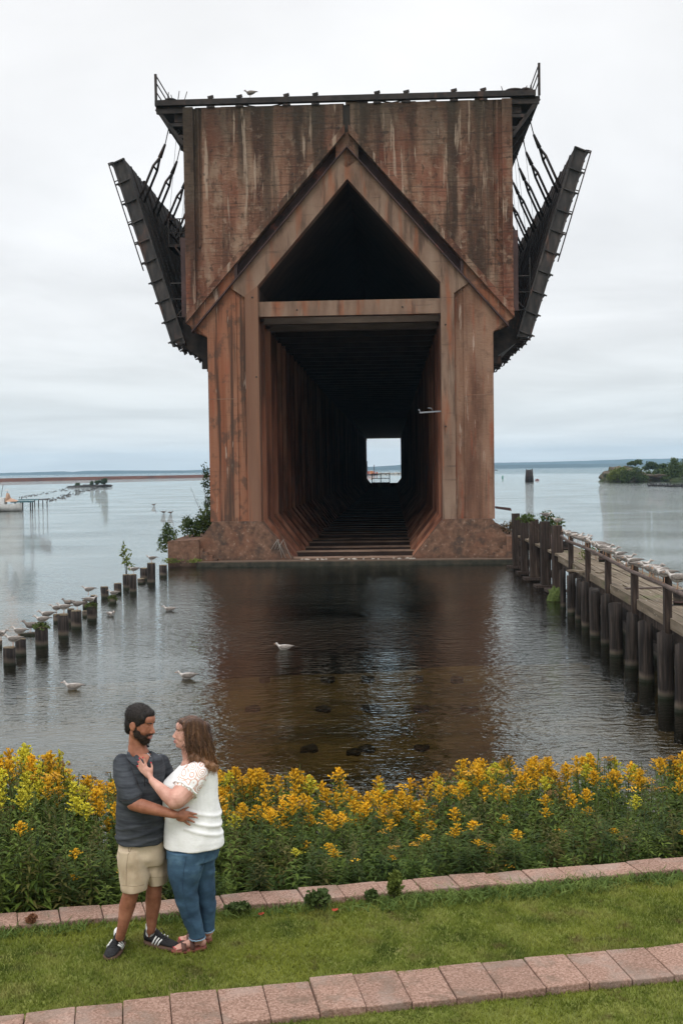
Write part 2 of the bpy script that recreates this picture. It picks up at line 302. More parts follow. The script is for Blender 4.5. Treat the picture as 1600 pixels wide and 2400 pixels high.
m_leaf_y = LM('yellow_green_leaves', (.05, .07, .012), (.11, .14, .025), (.2, .22, .05))
m_bark = M('bark', [(.03, .022, .016), (.09, .07, .055)], (8, 8, 2), 5, .5, .95)
def shrub(name, label, cat, base, blobs, n, size, mat, seed=0, stems=4, sr=.03, group=None, bare=0):
    rg = np.random.default_rng(seed); r2 = random.Random(seed)
    t = thing(name, label, cat, base, 0, group)
    V, F = leaf_cloud(blobs, n, size, rg); npmesh('crown', V, F, mat, t)
    mb = MB()
    for i in range(stems):
        c, r = blobs[i % len(blobs)]; c = Vector(c); e = c+Vector((r2.uniform(-.5, .5)*r[0], r2.uniform(-.5, .5)*r[1], r2.uniform(.2, .8)*r[2]))
        b0 = Vector((r2.uniform(-.1, .1)*r[0], r2.uniform(-.1, .1)*r[1], -.05)); md = (b0+e)/2+Vector((r2.uniform(-.15, .15)*r[0], 0, .05*r[2]))
        mb.tube([b0, md, e], [sr, sr*.7, sr*.25], 5)
        for k in range(3):
            q = md.lerp(e, r2.uniform(.1, .9)); mb.tube([q, q+Vector((r2.uniform(-.6, .6)*r[0], r2.uniform(-.5, .5)*r[1], r2.uniform(.2, .7)*r[2]))], [sr*.4, sr*.12], 4)
    for i in range(bare):
        a = r2.uniform(0, 6.28); L_ = r2.uniform(.6, 1.1)*blobs[0][1][2]*2; e = Vector((math.cos(a)*L_*.45, math.sin(a)*L_*.3, L_+blobs[0][0][2]*.6)); mb.tube([(0, 0, 0), e*.5+Vector((0, 0, .2)), e], [sr*.6, sr*.35, sr*.12], 4)
        for k in range(5):
            q = e*r2.uniform(.5, .98); mb.tube([q, q+Vector((r2.uniform(-.25, .25), r2.uniform(-.2, .2), r2.uniform(.1, .3)))*L_*.35], [sr*.2, sr*.08], 3)
    mb.build('trunk', m_bark, t); return t
# ------------------------------------------------------------ right rocky point
m_rock = M('lichened_rock', [(.025, .02, .016), (.075, .055, .042), (.15, .115, .09)], (.25, .25, .25), 8, 1.0, .95, (.8, .8, .8), bdist=.4, extra=[((.03, .045, .014), (.15, .15, .12), .42, .54, .9), ((.16, .085, .055), (.2, .2, .2), .58, .68, .5)])
def rock_mass(c, rx, ry, rz, seed, name, mat, label=None, cat='rock', kind=None, nu=40, nv=16, flat=.5, parent=None):
    mb = MB(); vs = []
    for i in range(nv+1):
        t = i/nv*math.pi/2*1.06
        for j in range(nu):
            p = 2*math.pi*j/nu; d = Vector((math.sin(t)*math.cos(p), math.sin(t)*math.sin(p), math.cos(t)))
            k = 1+.30*mnoise.noise(d*2.2+Vector((seed, 0, 0)))+.14*mnoise.noise(d*6+Vector((0, seed, 0)))+.06*mnoise.noise(d*14)
            vs.append((c[0]+rx*k*d.x*(1.0), c[1]+ry*k*d.y, c[2]+rz*k*(max(d.z, -.3)**flat if d.z > 0 else d.z)))
    mb.add(vs, [(i*nu+j, (i+1)*nu+j, (i+1)*nu+(j+1) % nu, i*nu+(j+1) % nu) for i in range(nv) for j in range(nu)], True)
    o = mb.build(name, mat, parent); return tag(o, label, cat if label else None, kind=kind)
a = on_z(1468, 1129); D = a.y; k_ = D/FP
rock_mass((a.x, D+6, -.3), 7.2, 9, 4.9, 3, 'rocky_headland', m_rock, 'rounded brown rocky headland overgrown with bushes at the right shore', 'rock', nu=64, nv=26, flat=.75)
a2 = on_z(1424, 1125); rock_mass((a2.x, a2.y, -.2), 2.6, 3, .9, 5, 'flat_rock', m_rock, 'low bare rock spit at the left tip of the wooded headland', 'rock')
a3 = on_z(1560, 1128); rock_mass((a3.x+8, a3.y+12, -.4), 17, 12, 3.2, 8, 'rocky_headland', m_rock, 'long low rocky shore beneath the trees at the right edge', 'rock', nu=64, nv=20)
def hb(px, py, dx=0, Y=None): q = at_y(px, py, Y or D); return q
def at_tree(name, label, pxs, pybase, Y, blobs_px, n, size, mat, seed, stems=5, bare=0):
    b = at_y(pxs, pybase, Y); k = Y/FP
    blobs = [(((x-pxs)*k, dy, (pybase-y)*k), (rx*k, ry*k, rz*k)) for x, y, rx, ry, rz, dy in blobs_px]
    return shrub(name, label, 'tree' if 'tree' in name else 'shrub', b, blobs, n, size, mat, seed, stems, .12, bare=bare)
at_tree('shrub', 'yellowish bush low on the left flank of the rocky headland', 1445, 1122, D-3, [(1440, 1110, 13, 10, 11, 0), (1455, 1104, 12, 10, 10, .5), (1430, 1120, 9, 8, 7, 0)], 1500, .33, m_leaf_y, 11)
at_tree('shrub', 'dark green bush growing over the middle of the headland face', 1480, 1126, D-3.5, [(1468, 1112, 15, 10, 11, 0), (1492, 1108, 15, 10, 13, 0), (1503, 1120, 16, 10, 8, 0), (1462, 1123, 16, 10, 6, 0)], 2200, .3, m_leaf_m, 12)
at_tree('spreading_tree', 'low dark tree on top of the rocky headland', 1487, 1092, D+5, [(1482, 1085, 8, 8, 4, 0), (1494, 1083, 9, 9, 5, 0), (1474, 1087, 6, 6, 3, 0)], 600, .38, m_leaf_m, 13)
at_tree('spreading_tree', 'round dark tree behind the headland, between it and the tall trees', 1524, 1098, D+14, [(1522, 1090, 10, 10, 8, 0), (1532, 1093, 9, 9, 7, 0), (1512, 1096, 7, 8, 5, 0)], 800, .4, m_leaf_d, 14)
at_tree('spreading_tree', 'small dark tree just left of the tall trees at the right edge', 1552, 1100, D+18, [(1552, 1094, 9, 9, 7, 0), (1546, 1100, 8, 8, 6, 0)], 600, .4, m_leaf_d, 15)
at_tree('leafy_tree', 'tall pointed green tree by the water at the right edge', 1572, 1128, D+1, [(1578, 1082, 7, 8, 10, 0), (1580, 1096, 17, 15, 13, 0), (1564, 1110, 17, 14, 13, 0), (1590, 1112, 18, 14, 16, 0), (1556, 1121, 12, 10, 8, -1)], 3600, .34, m_leaf_m, 16, 8)
at_tree('leafy_tree', 'broad green tree with bare twigs cut by the right edge', 1612, 1130, D+4, [(1612, 1085, 16, 15, 15, 0), (1606, 1105, 20, 15, 18, 0), (1640, 1090, 26, 20, 30, 0), (1610, 1122, 20, 12, 9, -2)], 3600, .36, m_leaf_m, 17, 8, bare=14)
at_tree('shrub', 'mixed bushes between the headland and the tall trees', 1535, 1126, D+3, [(1530, 1118, 12, 8, 8, 0), (1542, 1108, 14, 8, 8, 1), (1520, 1112, 8, 8, 8, 1)], 1000, .33, m_leaf_m, 18)
# ------------------------------------------------------------ left islet
m_rk = M('wet_rubble', [(.015, .015, .014), (.06, .055, .05)], (.6, .6, .6), 5, .5, .9, rnd=.2)
c1 = on_z(240, 1141); rock_mass((c1.x-4, c1.y+3, -.3), 7, 5, 1.15, 21, 'rubble_islet', m_rk, 'low grey rubble islet carrying little trees off the left shore', 'islet', nu=60, nv=14)
c2 = on_z(178, 1142); rock_mass((c2.x+1, c2.y, -.3), 4.2, 2.5, .85, 22, 'rubble_islet', m_rk, 'small left-hand rubble islet with one round bush', 'islet', nu=50, nv=12)
YI = c1.y+2
at_tree('shrub', 'round green bush alone on the small left islet', 182, 1140, YI, [(183, 1136, 5, 5, 4.5, 0), (180, 1138, 4, 4, 3, 0)], 350, .3, m_leaf_d, 23)
at_tree('leafy_tree', 'brownish leaning little tree in the middle of the islet', 217, 1142, YI, [(216, 1133, 4, 4, 6, 0), (214, 1138, 4, 4, 4, 0)], 300, .3, m_leaf_d, 24)
at_tree('leafy_tree', 'thin sparse tree just left of the round islet tree', 228, 1141, YI+1, [(228, 1131, 6, 5, 4, 0), (233, 1128, 4, 4, 3, 0)], 260, .28, m_leaf_d, 25)
at_tree('leafy_tree', 'densest round-crowned tree at the right end of the islet', 245, 1139, YI+1, [(244, 1129, 7.5, 6, 6, 0), (246, 1125, 6, 5, 4, 0)], 700, .28, m_leaf_d, 26)
def rocks_field():
    mb = MB(); r2 = random.Random(5)
    def rk(px, py, s_):
        q = on_z(px, py); k = q.y/FP*s_
        for t in range(1): mb.ell((q.x, q.y, .03), (k*r2.uniform(.8, 2.2), k*r2.uniform(.8, 1.6), k*r2.uniform(.4, .9)), None, 6, 4)
    for i in range(170):
        t = r2.random(); px = 235-t*125+r2.uniform(-9, 9); py = 1143+t**1.2*33+r2.gauss(0, 2.2); rk(px, py, 1.1)
    for i in range(90):
        t = r2.random(); px = 160-t*115; py = 1147+t*20+r2.gauss(0, 1.5); rk(px, py, .9)
    for i in range(40): rk(r2.uniform(150, 235), 1144+r2.uniform(-1, 8), .9)
    tag(mb.build('scattered_rocks', m_rk), kind='stuff'); 
rocks_field()
# ------------------------------------------------------------ breakwater, barge, dolphin, buoy, boat
m_bw = M('rust_brown_seawall', [(.13, .05, .032), (.24, .10, .062)], (.05, .05, 1), 6, .3, .9, extra=[((.07, .05, .045), (.03, .03, .03), .55, .65, .6)])
p0 = on_z(-260, 1135); p1 = on_z(0, 1129); p2 = on_z(500, 1118.5)
mb = MB(); dr = (p2-p1).normalized(); nn = Vector((-dr.y, dr.x, 0))*6
e0 = p1-dr*260; e2 = p2+dr*60
for a_, b_ in ((e0, p1), (p1, p2), (p2, e2)):
    mb.add([a_+Vector((0,0,-1)), b_+Vector((0,0,-1)), b_+nn+Vector((0,0,-1)), a_+nn+Vector((0,0,-1)), a_+Vector((0,0,2.3)), b_+Vector((0,0,2.3)), b_+nn+Vector((0,0,2.3)), a_+nn+Vector((0,0,2.3))], [(0,3,2,1),(4,5,6,7),(0,1,5,4),(1,2,6,5),(2,3,7,6),(3,0,4,7)])
tag(mb.build('breakwater_wall', m_bw), 'long straight rust-brown breakwater wall across the left horizon', 'breakwater')
a_ = on_z(884, 1112); 
bwt = thing('stone_breakwater', 'low stony breakwater behind the red work barge, seen through the tunnel', 'breakwater', (a_.x, a_.y+3, 0))
mb = MB(); r2 = random.Random(9)
for i in range(260): mb.ell((r2.uniform(-4, 62), r2.uniform(-3, 3), r2.uniform(0, .9)), (r2.uniform(.6, 1.8), r2.uniform(.6, 1.5), r2.uniform(.5, 1.1)), None, 6, 4)
mb.build('boulders', M('pale_boulders', [(.12, .11, .09), (.4, .38, .34)], (.2, .2, .2), 5, .3, .9), bwt)
a_ = on_z(873, 1113.5); kx = a_.y/FP
m_red = M('red_barge_paint', [(.22, .03, .02), (.42, .085, .04)], (.5, .5, .5), 5, .2, .6)
t = thing('work_barge', 'red and orange work barge with two dark upright legs, framed by the tunnel end', 'barge', a_)
MB().box(-13*kx, 12*kx, -3, 3, -.2, 1.0).build('hull', M('dark_hull', [(.03, .015, .015)], rough=.7), t)
MB().box(-12*kx, -8*kx, -2, 2, 1.0, 3.4).build('deckhouse', m_red, t); MB().box(2*kx, 5*kx, -2, 2, 1.0, 3.0).build('winch_house', m_red, t); MB().box(8*kx, 11*kx, -2, 2, 1.0, 2.6).build('winch_house', m_red, t)
MB().box(-7*kx, 1*kx, -2, 2, 1.0, 3.6).build('machinery', M('orange_machinery', [(.45, .16, .06)], rough=.6), t)
for x, h in ((-12.5, 33), (3.5, 24)): MB().tube([(x*kx, 0, -1), (x*kx, 0, h*kx)], .28, 8).build('spud_leg', m_steel, t)
a_ = on_z(1240, 1128.5); kx = a_.y/FP
t = thing('pile_cluster', 'leaning cluster of bound grey timber piles standing alone in the bay', 'piles', a_); r2 = random.Random(3)
for i in range(12):
    x = -9+18*(i % 6)/5; y = (i//6)*.8; h = r2.uniform(24, 30); MB().tube([(x*kx, y, -1), (x*.72*kx+.05*r2.uniform(-1, 1), y*.8, h*kx)], [.21, .17], 8).build('pile', m_wood, t)
mb = MB(); mb.box(-9.3*kx, 9.3*kx, -.32, 1.1, 10*kx, 11.5*kx); mb.build('binding', m_steel, t)
a_ = on_z(1258, 1126); kx = a_.y/FP
t = thing('rowing_boat', 'tiny reddish boat drifting right of the timber pile cluster', 'boat', a_)
def hull(mb, L_, w, h, z0=0):
    rings = []
    for i in range(9):
        u = i/8; x = (u-.5)*L_; k = math.sin(math.pi*min(1, .12+u*.95))**.5 if u < .98 else .1; k = max(k, .08)
        rings.append([(x, -w/2*k, z0+h*(1+.25*abs(2*u-1)**2)), (x, -w/2*k*.7, z0+.1*h), (x, 0, z0-.15*h), (x, w/2*k*.7, z0+.1*h), (x, w/2*k, z0+h*(1+.25*abs(2*u-1)**2)), (x, 0, z0+h*.75)])
    mb.loft(rings)
mb = MB(); hull(mb, 9*kx, 1.3, .38); mb.build('hull', M('faded_red_hull', [(.25, .07, .06)], rough=.6), t)
mb = MB(); mb.box(-1.5*kx, 1.5*kx, -.3, .3, .3, .62); mb.build('motor_cover', m_gulld, t)
a_ = on_z(1177, 1121.5); kx = a_.y/FP
t = thing('channel_buoy', 'small green channel buoy right of the dock column', 'buoy', a_)
MB().tube([(0, 0, -.3), (0, 0, 5*kx)], [.36, .33], 10).build('float', M('green_buoy_paint', [(.01, .13, .09)], rough=.5), t)
MB().tube([(0, 0, 5*kx), (0, 0, 7.5*kx)], [.3, .05], 10).build('topmark', M('green_topmark', [(.02, .2, .14)], rough=.5), t)
a_ = on_z(1152, 1102.5); t = thing('far_pier_light', 'white speck of a low pier head just beside the right dock column', 'pier', a_)
MB().box(-9, 9, -2, 2, -.5, 1.2).build('pier_head', m_rk, t); MB().box(-6, 0, -1.5, 1.5, 1.2, 4).build('light_house', M('white_paint', [(.7, .7, .68)]), t)
# ------------------------------------------------------------ left marina fragment
m_teal = M('faded_teal_paint', [(.03, .09, .11), (.09, .18, .19)], (1, 1, 1), 5, .2, .7)
m_tan = M('tan_tarpaulin', [(.32, .2, .14), (.45, .31, .22)], (1, 1, 1), 5, .4, .8)
YM = on_z(60, 1195).y; kx = YM/FP
def mq(px, py, Y=YM): return at_y(px, py, Y)
t = thing('finger_pier', 'short teal finger pier on dark posts reaching right from the left edge', 'pier', (0, 0, 0))
MB().beam(mq(28, 1176), mq(78, 1175.5), 1.2, 3.6*kx).build('walkway', m_teal, t)
for x, yb in ((36, 1193), (49, 1200), (54, 1196), (72, 1195), (76.5, 1195)): q = mq(x, yb); MB().tube([(q.x, q.y, -1), mq(x, 1177)], .09, 6).build('post', m_pile, t)
MB().beam(mq(36, 1182), mq(49, 1181), .2, 4*kx).build('fascia', M('blue_board', [(.03, .08, .16)]), t)
t = thing('finger_pier', 'longer rearmost teal finger pier with a darker outer end', 'pier', (0, 0, 0)); Y2 = YM*1.12
MB().beam(mq(46, 1171.5, Y2), mq(95, 1170.5, Y2), 1.2, 2.6*kx).build('walkway', m_teal, t)
MB().beam(mq(94, 1170.5, Y2), mq(117, 1169.5, Y2), 1.2, 2.4*kx).build('walkway', m_wood, t)
for x in (82, 91, 101, 111): q = mq(x, 1189, Y2); MB().tube([(q.x, q.y, -1), mq(x, 1172, Y2)], .08, 6).build('post', m_pile, t)
t = thing('fishing_boat', 'white and grey boat with tan tarpaulin tent and antenna at the left edge', 'boat', (0, 0, 0))
q = mq(10, 1199, YM*.97); mb = MB(); hull(mb, 5.6, 2.2, .95)
o = mb.build('hull', M('grey_white_hull', [(.2, .21, .2), (.5, .5, .48)], (1, 1, 1), 5, .2, .6), t); o.location = (q.x-.3, q.y, 0); o.rotation_euler = (0, 0, .15)
mb = MB(); A = mq(16, 1176, YM); B = mq(44, 1175, YM); T_ = mq(20, 1155, YM)
mb.add([A+Vector((0, -.8, 0)), B+Vector((0, -.8, 0)), B+Vector((0, .9, 0)), A+Vector((0, .9, 0)), T_+Vector((-.25, -.1, 0)), T_+Vector((.15, 0, -.1)), A.lerp(B, .55).lerp(T_, .5)+Vector((0, .1, -.12))], [(0,1,2,3),(0,1,6,5),(0,5,4),(4,5,3),(5,6,2,3),(6,1,2),(0,4,3)])
mb.build('tarpaulin', m_tan, t)
mb = MB(); a0 = mq(0, 1176); a1 = mq(14, 1166); mb.box(a0.x-.8, a1.x, a0.y-.7, a0.y+.7, a0.z-.6, a1.z); mb.build('cabin', M('white_cabin', [(.5, .5, .5), (.65, .66, .64)], (2, 2, 2)), t)
mb = MB(); mb.tube([mq(3, 1166), mq(8, 1136)], .035, 5).tube([mq(14, 1170), mq(19, 1149)], .035, 5); mb.build('antenna', m_steel, t)
mb = MB(); mb.beam(mq(13, 1149.5), mq(22, 1150.5), .3, .1).beam(mq(14, 1146.5), mq(22, 1147), .3, .06); mb.build('radar', M('white_radar', [(.6, .6, .6)]), t)
q = mq(32, 1198); mb = MB(); hull(mb, 2.2, .9, .3); t2 = thing('rowing_boat', 'small white dinghy tied beneath the teal finger pier', 'boat', (q.x, q.y, .03), .2); mb.build('hull', M('dinghy_white', [(.6, .6, .58)]), t2); MB().box(-.5, .5, -.35, .35, .24, .3).build('seat', m_wood, t2)
# ============================================================ ORE DOCK (local: x across, y into the tunnel, z up)
O0 = on_z(826, 1322); DA = math.atan(118/2700); LEN = 288.0
dock = thing('ore_dock', 'huge rust-stained concrete ore dock with a gabled arch and long tunnel standing in the water', 'ore dock', (O0.x, O0.y, 0), -DA)
SLP = 1.14
def gl(c, u): return c-SLP*abs(u)
def mirror(poly, s): return poly if s > 0 else [(-x, z) for x, z in reversed(poly)]
TOPZ = 25.42
m_bin = M('shade_and_moss_dark_concrete', [(.022, .014, .011), (.05, .030, .022)], (1, 1, .2), 5, .3, .95)  # bins and ceiling darkened to paint their shade; dark moss on floor ties
# body behind the facade
for s in (-1, 1):
    P = [(5.45, 14.0), (5.45, 2.47), (7.9, 2.47), (7.9, 12.8), (8.5, 13.3), (8.5, 14.0)]
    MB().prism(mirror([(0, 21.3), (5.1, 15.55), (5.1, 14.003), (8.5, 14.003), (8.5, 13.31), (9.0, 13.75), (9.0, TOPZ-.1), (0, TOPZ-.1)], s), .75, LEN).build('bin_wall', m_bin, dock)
    MB().prism(mirror([(x, z) for x, z in P], s), .75, LEN).build('side_wall', m_conc_dark, dock)
# facade: upper wall with recessed stained strip
mbw = MB()
for s in (-1, 1):
    c = 24.2
    mbw.prism(mirror([(.2, gl(c, .2)), (8.02, gl(c, 8.02)), (8.02, TOPZ), (.2, TOPZ)], s), -.02, .75)
    mbw.prism(mirror([(8.02, gl(c, 8.02)), (8.5, gl(c, 8.5)), (8.5, TOPZ-.02), (8.02, TOPZ-.02)], s), .09, .75)
    mbw.prism(mirror([(8.18, gl(c, 8.18)+3), (8.3, gl(c, 8.3)+3), (8.3, TOPZ-.01), (8.18, TOPZ-.01)], s), .0, .12)
    mbw.prism(mirror([(8.5, gl(c, 8.5)), (9.05, gl(c, 9.05)), (9.05, TOPZ+.03), (8.5, TOPZ+.03)], s), -.1, .75)
r2 = random.Random(4); x = -8.4
while x < 8.2:     # broken crest along the top edge
    w = r2.uniform(.3, 1.3); h = r2.uniform(.0, .12)
    if r2.random() < .7: mbw.box(x, x+w, .05, .7, TOPZ-.02, TOPZ+h+.01)
    x += w+r2.uniform(.05, .5)
mbw.build('upper_wall', m_conc_top, dock)
# apex mullion
mb = MB(); mb.box(-.2, .2, .1, .75, gl(23.85, .2)-.2, TOPZ-.03); mb.build('centre_joint', M('dark_joint_stain', [(.015, .014, .010), (.035, .026, .02)], (3, 3, .4)), dock)
MB().prism([(-.62, 22.35), (0, 21.9), (.62, 22.35), (.62, 23.2), (.2, 23.85), (-.2, 23.85), (-.62, 23.2)], -.12, .5).build('apex_block', m_conc_top, dock)
# gable ribs, channels, arch face
for s in (-1, 1):
    MB().prism(mirror([(.1, gl(23.84, .1)), (9.05, gl(23.84, 9.05)), (9.05, gl(24.3, 9.05)), (.1, gl(24.3, .1))], s), -.42, .4).build('gable_rib', m_conc_top, dock)
    MB().prism(mirror([(.3, gl(23.0, .3)), (6.2, gl(23.0, 6.2)), (6.2, gl(23.86, 6.2)), (.3, gl(23.86, .3))], s), .42, .7).build('gable_channel', m_chan, dock)
    MB().prism(mirror([(6.2, gl(23.15, 6.2)), (8.65, gl(23.15, 8.65)), (9.05, gl(23.84, 9.05)), (6.2, gl(23.84, 6.2))], s), -.16, .6).build('gable_channel', m_conc_col, dock)
    MB().prism(mirror([(6.15, gl(23.0, 6.15)), (6.3, gl(23.0, 6.3)), (6.3, gl(23.8, 6.3)), (6.15, gl(23.8, 6.15))], s), -.28, .6).build('bracket_plate', m_chan, dock)
    mb = MB(); mb.prism(mirror([(0, 21.3), (5.1, gl(21.3, 5.1)), (5.8, gl(21.3, 5.1)-.55), (6.6, gl(23.0, 6.6)), (0, 23.0)], s), -.12, .75); mb.build('arch_face', m_conc_arch, dock)
    mb = MB(); mb.prism(mirror([(0, 22.98), (0, 23.06), (8.75, gl(23.1, 8.75)), (8.75, gl(22.98, 8.75))], s), -.34, .3); mb.build('steel_lip', m_chan, dock)
    # haunch and outer pier
    mb = MB(); mb.prism(mirror([(6.3, 2.44), (7.92, 2.44), (7.92, 12.78), (9.05, 13.78), (8.7, gl(23.0, 8.7)), (6.3, gl(23.0, 6.3))], s), -.02, .75)
    mb.prism(mirror([(5.78, 2.44), (6.3, 2.44), (6.3, gl(22.6, 6.3)), (5.78, gl(21.5, 5.78))], s), .06, .75); mb.build('column', m_conc_colr if s > 0 else m_conc_col, dock)
    MB().prism(mirror([(5.05, 2.44), (5.78, 2.44), (5.78, 15.0), (5.05, 15.55)], s), -.16, .8).build('pilaster', m_conc_arch if s > 0 else M('pale_pilaster', [(.12, .055, .034), (.20, .11, .07)], STREAK, 6, .3, .9, (4, 4, 8), extra=[((.36, .12, .055), (2, 2, .1), .55, .66, .6)]), dock)
# bents: repeated wall pilasters, chamfers and ceiling beams, every 3.35 m
BENT = 3.35; nb = int(LEN/BENT)
MBP = {1: MB(), -1: MB()}; mbc = MB(); mbm = MB()
for i in range(1, nb):
    y = i*BENT; yy = 1.05 if i == 0 else 0
    joint = i % 12 == 0
    for s in (-1, 1):
        q = .36
        MBP[s].prism(mirror([(5.1, 2.45), (5.46, 2.3), (5.46, 14.3), (5.1, 14.3)], s), y, y+.62)
        if not joint: MBP[s].prism(mirror([(5.36, 2.45), (5.46, 2.3), (5.46, 14.3), (5.36, 14.3)], s), y+1.55, y+1.68)
    for s in (-1, 1): mbm.prism(mirror([(3.4, .3), (5.1, 2.47), (5.5, 2.47), (5.5, -.4), (3.4, -.4)], s), y, y+.62)
for s in (-1, 1):
    mbm.prism(mirror([(3.62, .28), (5.32, 2.47), (5.6, 2.47), (5.6, -.4), (3.62, -.4)], s), .7, LEN)
[MBP[s].build('wall_ribs', m_conc_dark, dock) for s in (1, -1)]; mbm.build('sloping_footing', m_conc_dark, dock)
for i in range(0, 40):
    y = i*BENT
    if i == 0: MB().prism([(-5.1, 13.86), (5.1, 13.86), (5.1, 14.68), (-5.1, 14.68)], .08, .8).build('ceiling_beam', m_conc_arch, dock)
    else: MB().box(-5.3, 5.3, y, y+.6, 13.84, 14.5).build('ceiling_beam', m_bin if i > 2 else M('grey_ceiling_beam_%d' % i, [(.07, .05, .038), (.14, .105, .08)], (.7, 1, 3), 5, .3, .9), dock)  # inner beams take the concrete with shade painted into its colour
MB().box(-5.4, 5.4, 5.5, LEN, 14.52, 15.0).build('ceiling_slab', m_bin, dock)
MB().box(-5.4, 5.4, 150, 150.5, 14.9, 21.5).build('bin_bulkhead', m_conc_dark, dock)
# floor ties
for i in range(0, 60):
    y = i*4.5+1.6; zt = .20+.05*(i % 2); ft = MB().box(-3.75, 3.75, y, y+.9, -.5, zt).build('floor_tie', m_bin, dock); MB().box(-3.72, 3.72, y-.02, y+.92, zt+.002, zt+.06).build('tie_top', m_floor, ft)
# plinths and sill
for s in (-1, 1):
    mb = MB(); P = [(3.37, .34), (3.37, -1), (9.6, -1), (9.6, .4), (8.75, 1.2), (8.5, 1.5), (7.75, 2.47), (5.08, 2.47)]
    mb.prism(mirror(P, s), -.3, .9); mb.build('plinth', m_plinth, dock)
    MB().prism(mirror([(5.3, -1), (8.6, -1), (8.6, 1.4), (7.6, 2.44), (5.3, 2.44)], s), .9, LEN).build('plinth', m_conc_dark, dock)
    st_ = MB()
    for k in range(6): st_.prism(mirror([(7.5+k*.27, -.5), (8.62+k*.08, -.5), (8.62+k*.08, .42+k*.19), (7.5+k*.27, .42+k*.19)], s), -.62+.03*k, -.28)
    st_.build('worn_steps', m_plinth, dock)
    w = 10.25 if s < 0 else 9.7
    MB().prism(mirror([(8.5, -1), (w, -1), (w, 1.42), (8.5, 1.5)], s), -.66, 6).build('side_block', m_plinth, dock)
    MB().prism(mirror([(7.9, -1), (w+.2, -1), (w+.2, 1.2), (7.9, 1.2)], s), 6, 200).build('side_block', m_plinth, dock)
MB().box(-8.6, 9.0, -1.1, .0, -1, .30).build('front_sill', m_moss, dock)
# rubble and litter on sill
mb = MB(); r2 = random.Random(8)
for i in range(26): x = r2.uniform(-3.2, 3.4); mb.ell((x, -.6+r2.uniform(-.3, .3), .33), (r2.uniform(.05, .16), .08, .05), None, 6, 4)
mb.build('rubble', M('pale_rubble', [(.3, .26, .22)]), dock)
# dangling cable loops on left plinth
mb = MB()
for a, b_ in ((-4.5, -3.7), (-4.3, -3.9), (-4.15, -3.4)): mb.tube([(a, -.36, .9), ((a*2+b_)/3+.1, -.38, 1.45), (a*.45+b_*.55, -.36, 1.2), (b_, -.4, .4)], .018, 4)
mb.build('loose_cable', M('pale_cable', [(.3, .27, .24)]), dock)
# formwork ledger lines
mb = MB()
for z in (9.2, 9.22): pass
for s in (-1, 1): MB().box(*(sorted((s*6.32, s*7.9))), -.032, .0, 9.3, 9.33).build('formwork_line', m_conc_arch, dock)
# light arm on right pilaster
mb = MB(); mb.beam((3.85, 1.0, 8.43), (5.05, .8, 8.48), .07, .08); mb.tube([(3.9, 1, 8.45), (3.8, 1, 8.62)], .04, 5); mb.tube([(4.6, 1, 8.5), (4.5, 1, 8.68), (4.3, 1, 8.68)], .025, 5)
mb.build('lamp_arm', M('galvanised_arm', [(.22, .23, .25)], rough=.5), dock)
# bolt holes
mb = MB()
for x, z in ((-2.9, 14.2), (2.95, 14.25), (-5.35, 14.9), (-5.2, 10.5), (5.3, 13.2), (5.25, 7.6)): mb.tube([(x, -.18 if abs(x) > 5 else .06, z), (x, .3, z)], .05, 6)
mb.build('bolt_hole', m_gulld, dock)
# track deck beam on top
MB().beam((-10.6, .05, 25.72), (10.35, .05, 25.72), .35, .30).build('track_beam', m_steel, dock)
for x in (-7.5, -5.9, -3.3, -1.7, 1.7, 3.3, 5.9, 7.5): mb = MB(); mb.beam((x, .05, TOPZ-.05), (x, .05, 26.0), .16, .16).beam((x-.16, .0, 25.95), (x+.16, 0, 26.02), .14, .14).beam((x-.22, .0, TOPZ+.02), (x+.22, 0, TOPZ+.02), .2, .08); mb.build('tie_clip', m_steel, dock)
mb = MB()
for x in (-5.9, -3.3, 1.7, 3.3): mb.beam((x, .25, 25.62), (x+(-1 if x in (-3.3, 3.3) else 1)*.9, .25, TOPZ+.04), .05, .06)
mb.build('brace_rod', m_steel, dock)
for s in (-1, 1):
    MB().box(*sorted((s*9.0, s*10.6)), .2, LEN, 25.4, 25.62).build('deck_overhang', m_steel, dock)
    MB().box(*sorted((s*9.02, s*9.6)), .3, LEN, 24.75, 25.38).build('side_girder', m_steel, dock)
    for k in range(30):
        y = .15+k*3.66; mb = MB()
        mb.beam((s*10.55, y, 25.45), (s*9.05, y, 23.45), .14, .2).beam((s*9.05, y, 24.55), (s*9.85, y, 24.55), .14, .18).beam((s*9.05, y, 25.3), (s*10.55, y, 25.3), .2, .25)
        if k < 3: mb.beam((s*9.05, y, 23.9), (s*9.3, y, 23.9), .14, .18)
        mb.build('overhang_bracket', m_steel, dock)
    rl = MB()
    for z in (26.4, 26.9, 27.3): rl.beam((s*10.55, .1, z), (s*10.55, 110, z), .05, .05)
    rl.build('handrail', m_steel, dock)
    for k in range(26): MB().beam((s*10.55, .05+k*3.66, 25.6), (s*10.55, .05+k*3.66, 27.34), .13 if k == 0 else .08, .13).build('handrail_post', m_steel, dock)
mb = MB()
for x, dx, h in ((-9.9, .05, .5), (-9.6, -.12, .35), (-9.35, .1, .55), (-9.0, .18, .5), (8.6, -.1, .3), (9.7, .2, .3)): mb.tube([(x, .1, 25.8), (x+dx, .1, 25.86+h)], .022, 4)
mb.ell((-9.75, .1, 25.92), (.35, .3, .09), None, 8, 5).ell((9.2, .1, 25.93), (.5, .3, .1), None, 8, 5).ell((9.8, .1, 25.93), (.3, .3, .12), None, 8, 5)
mb.build('dry_weeds', m_steel, dock)
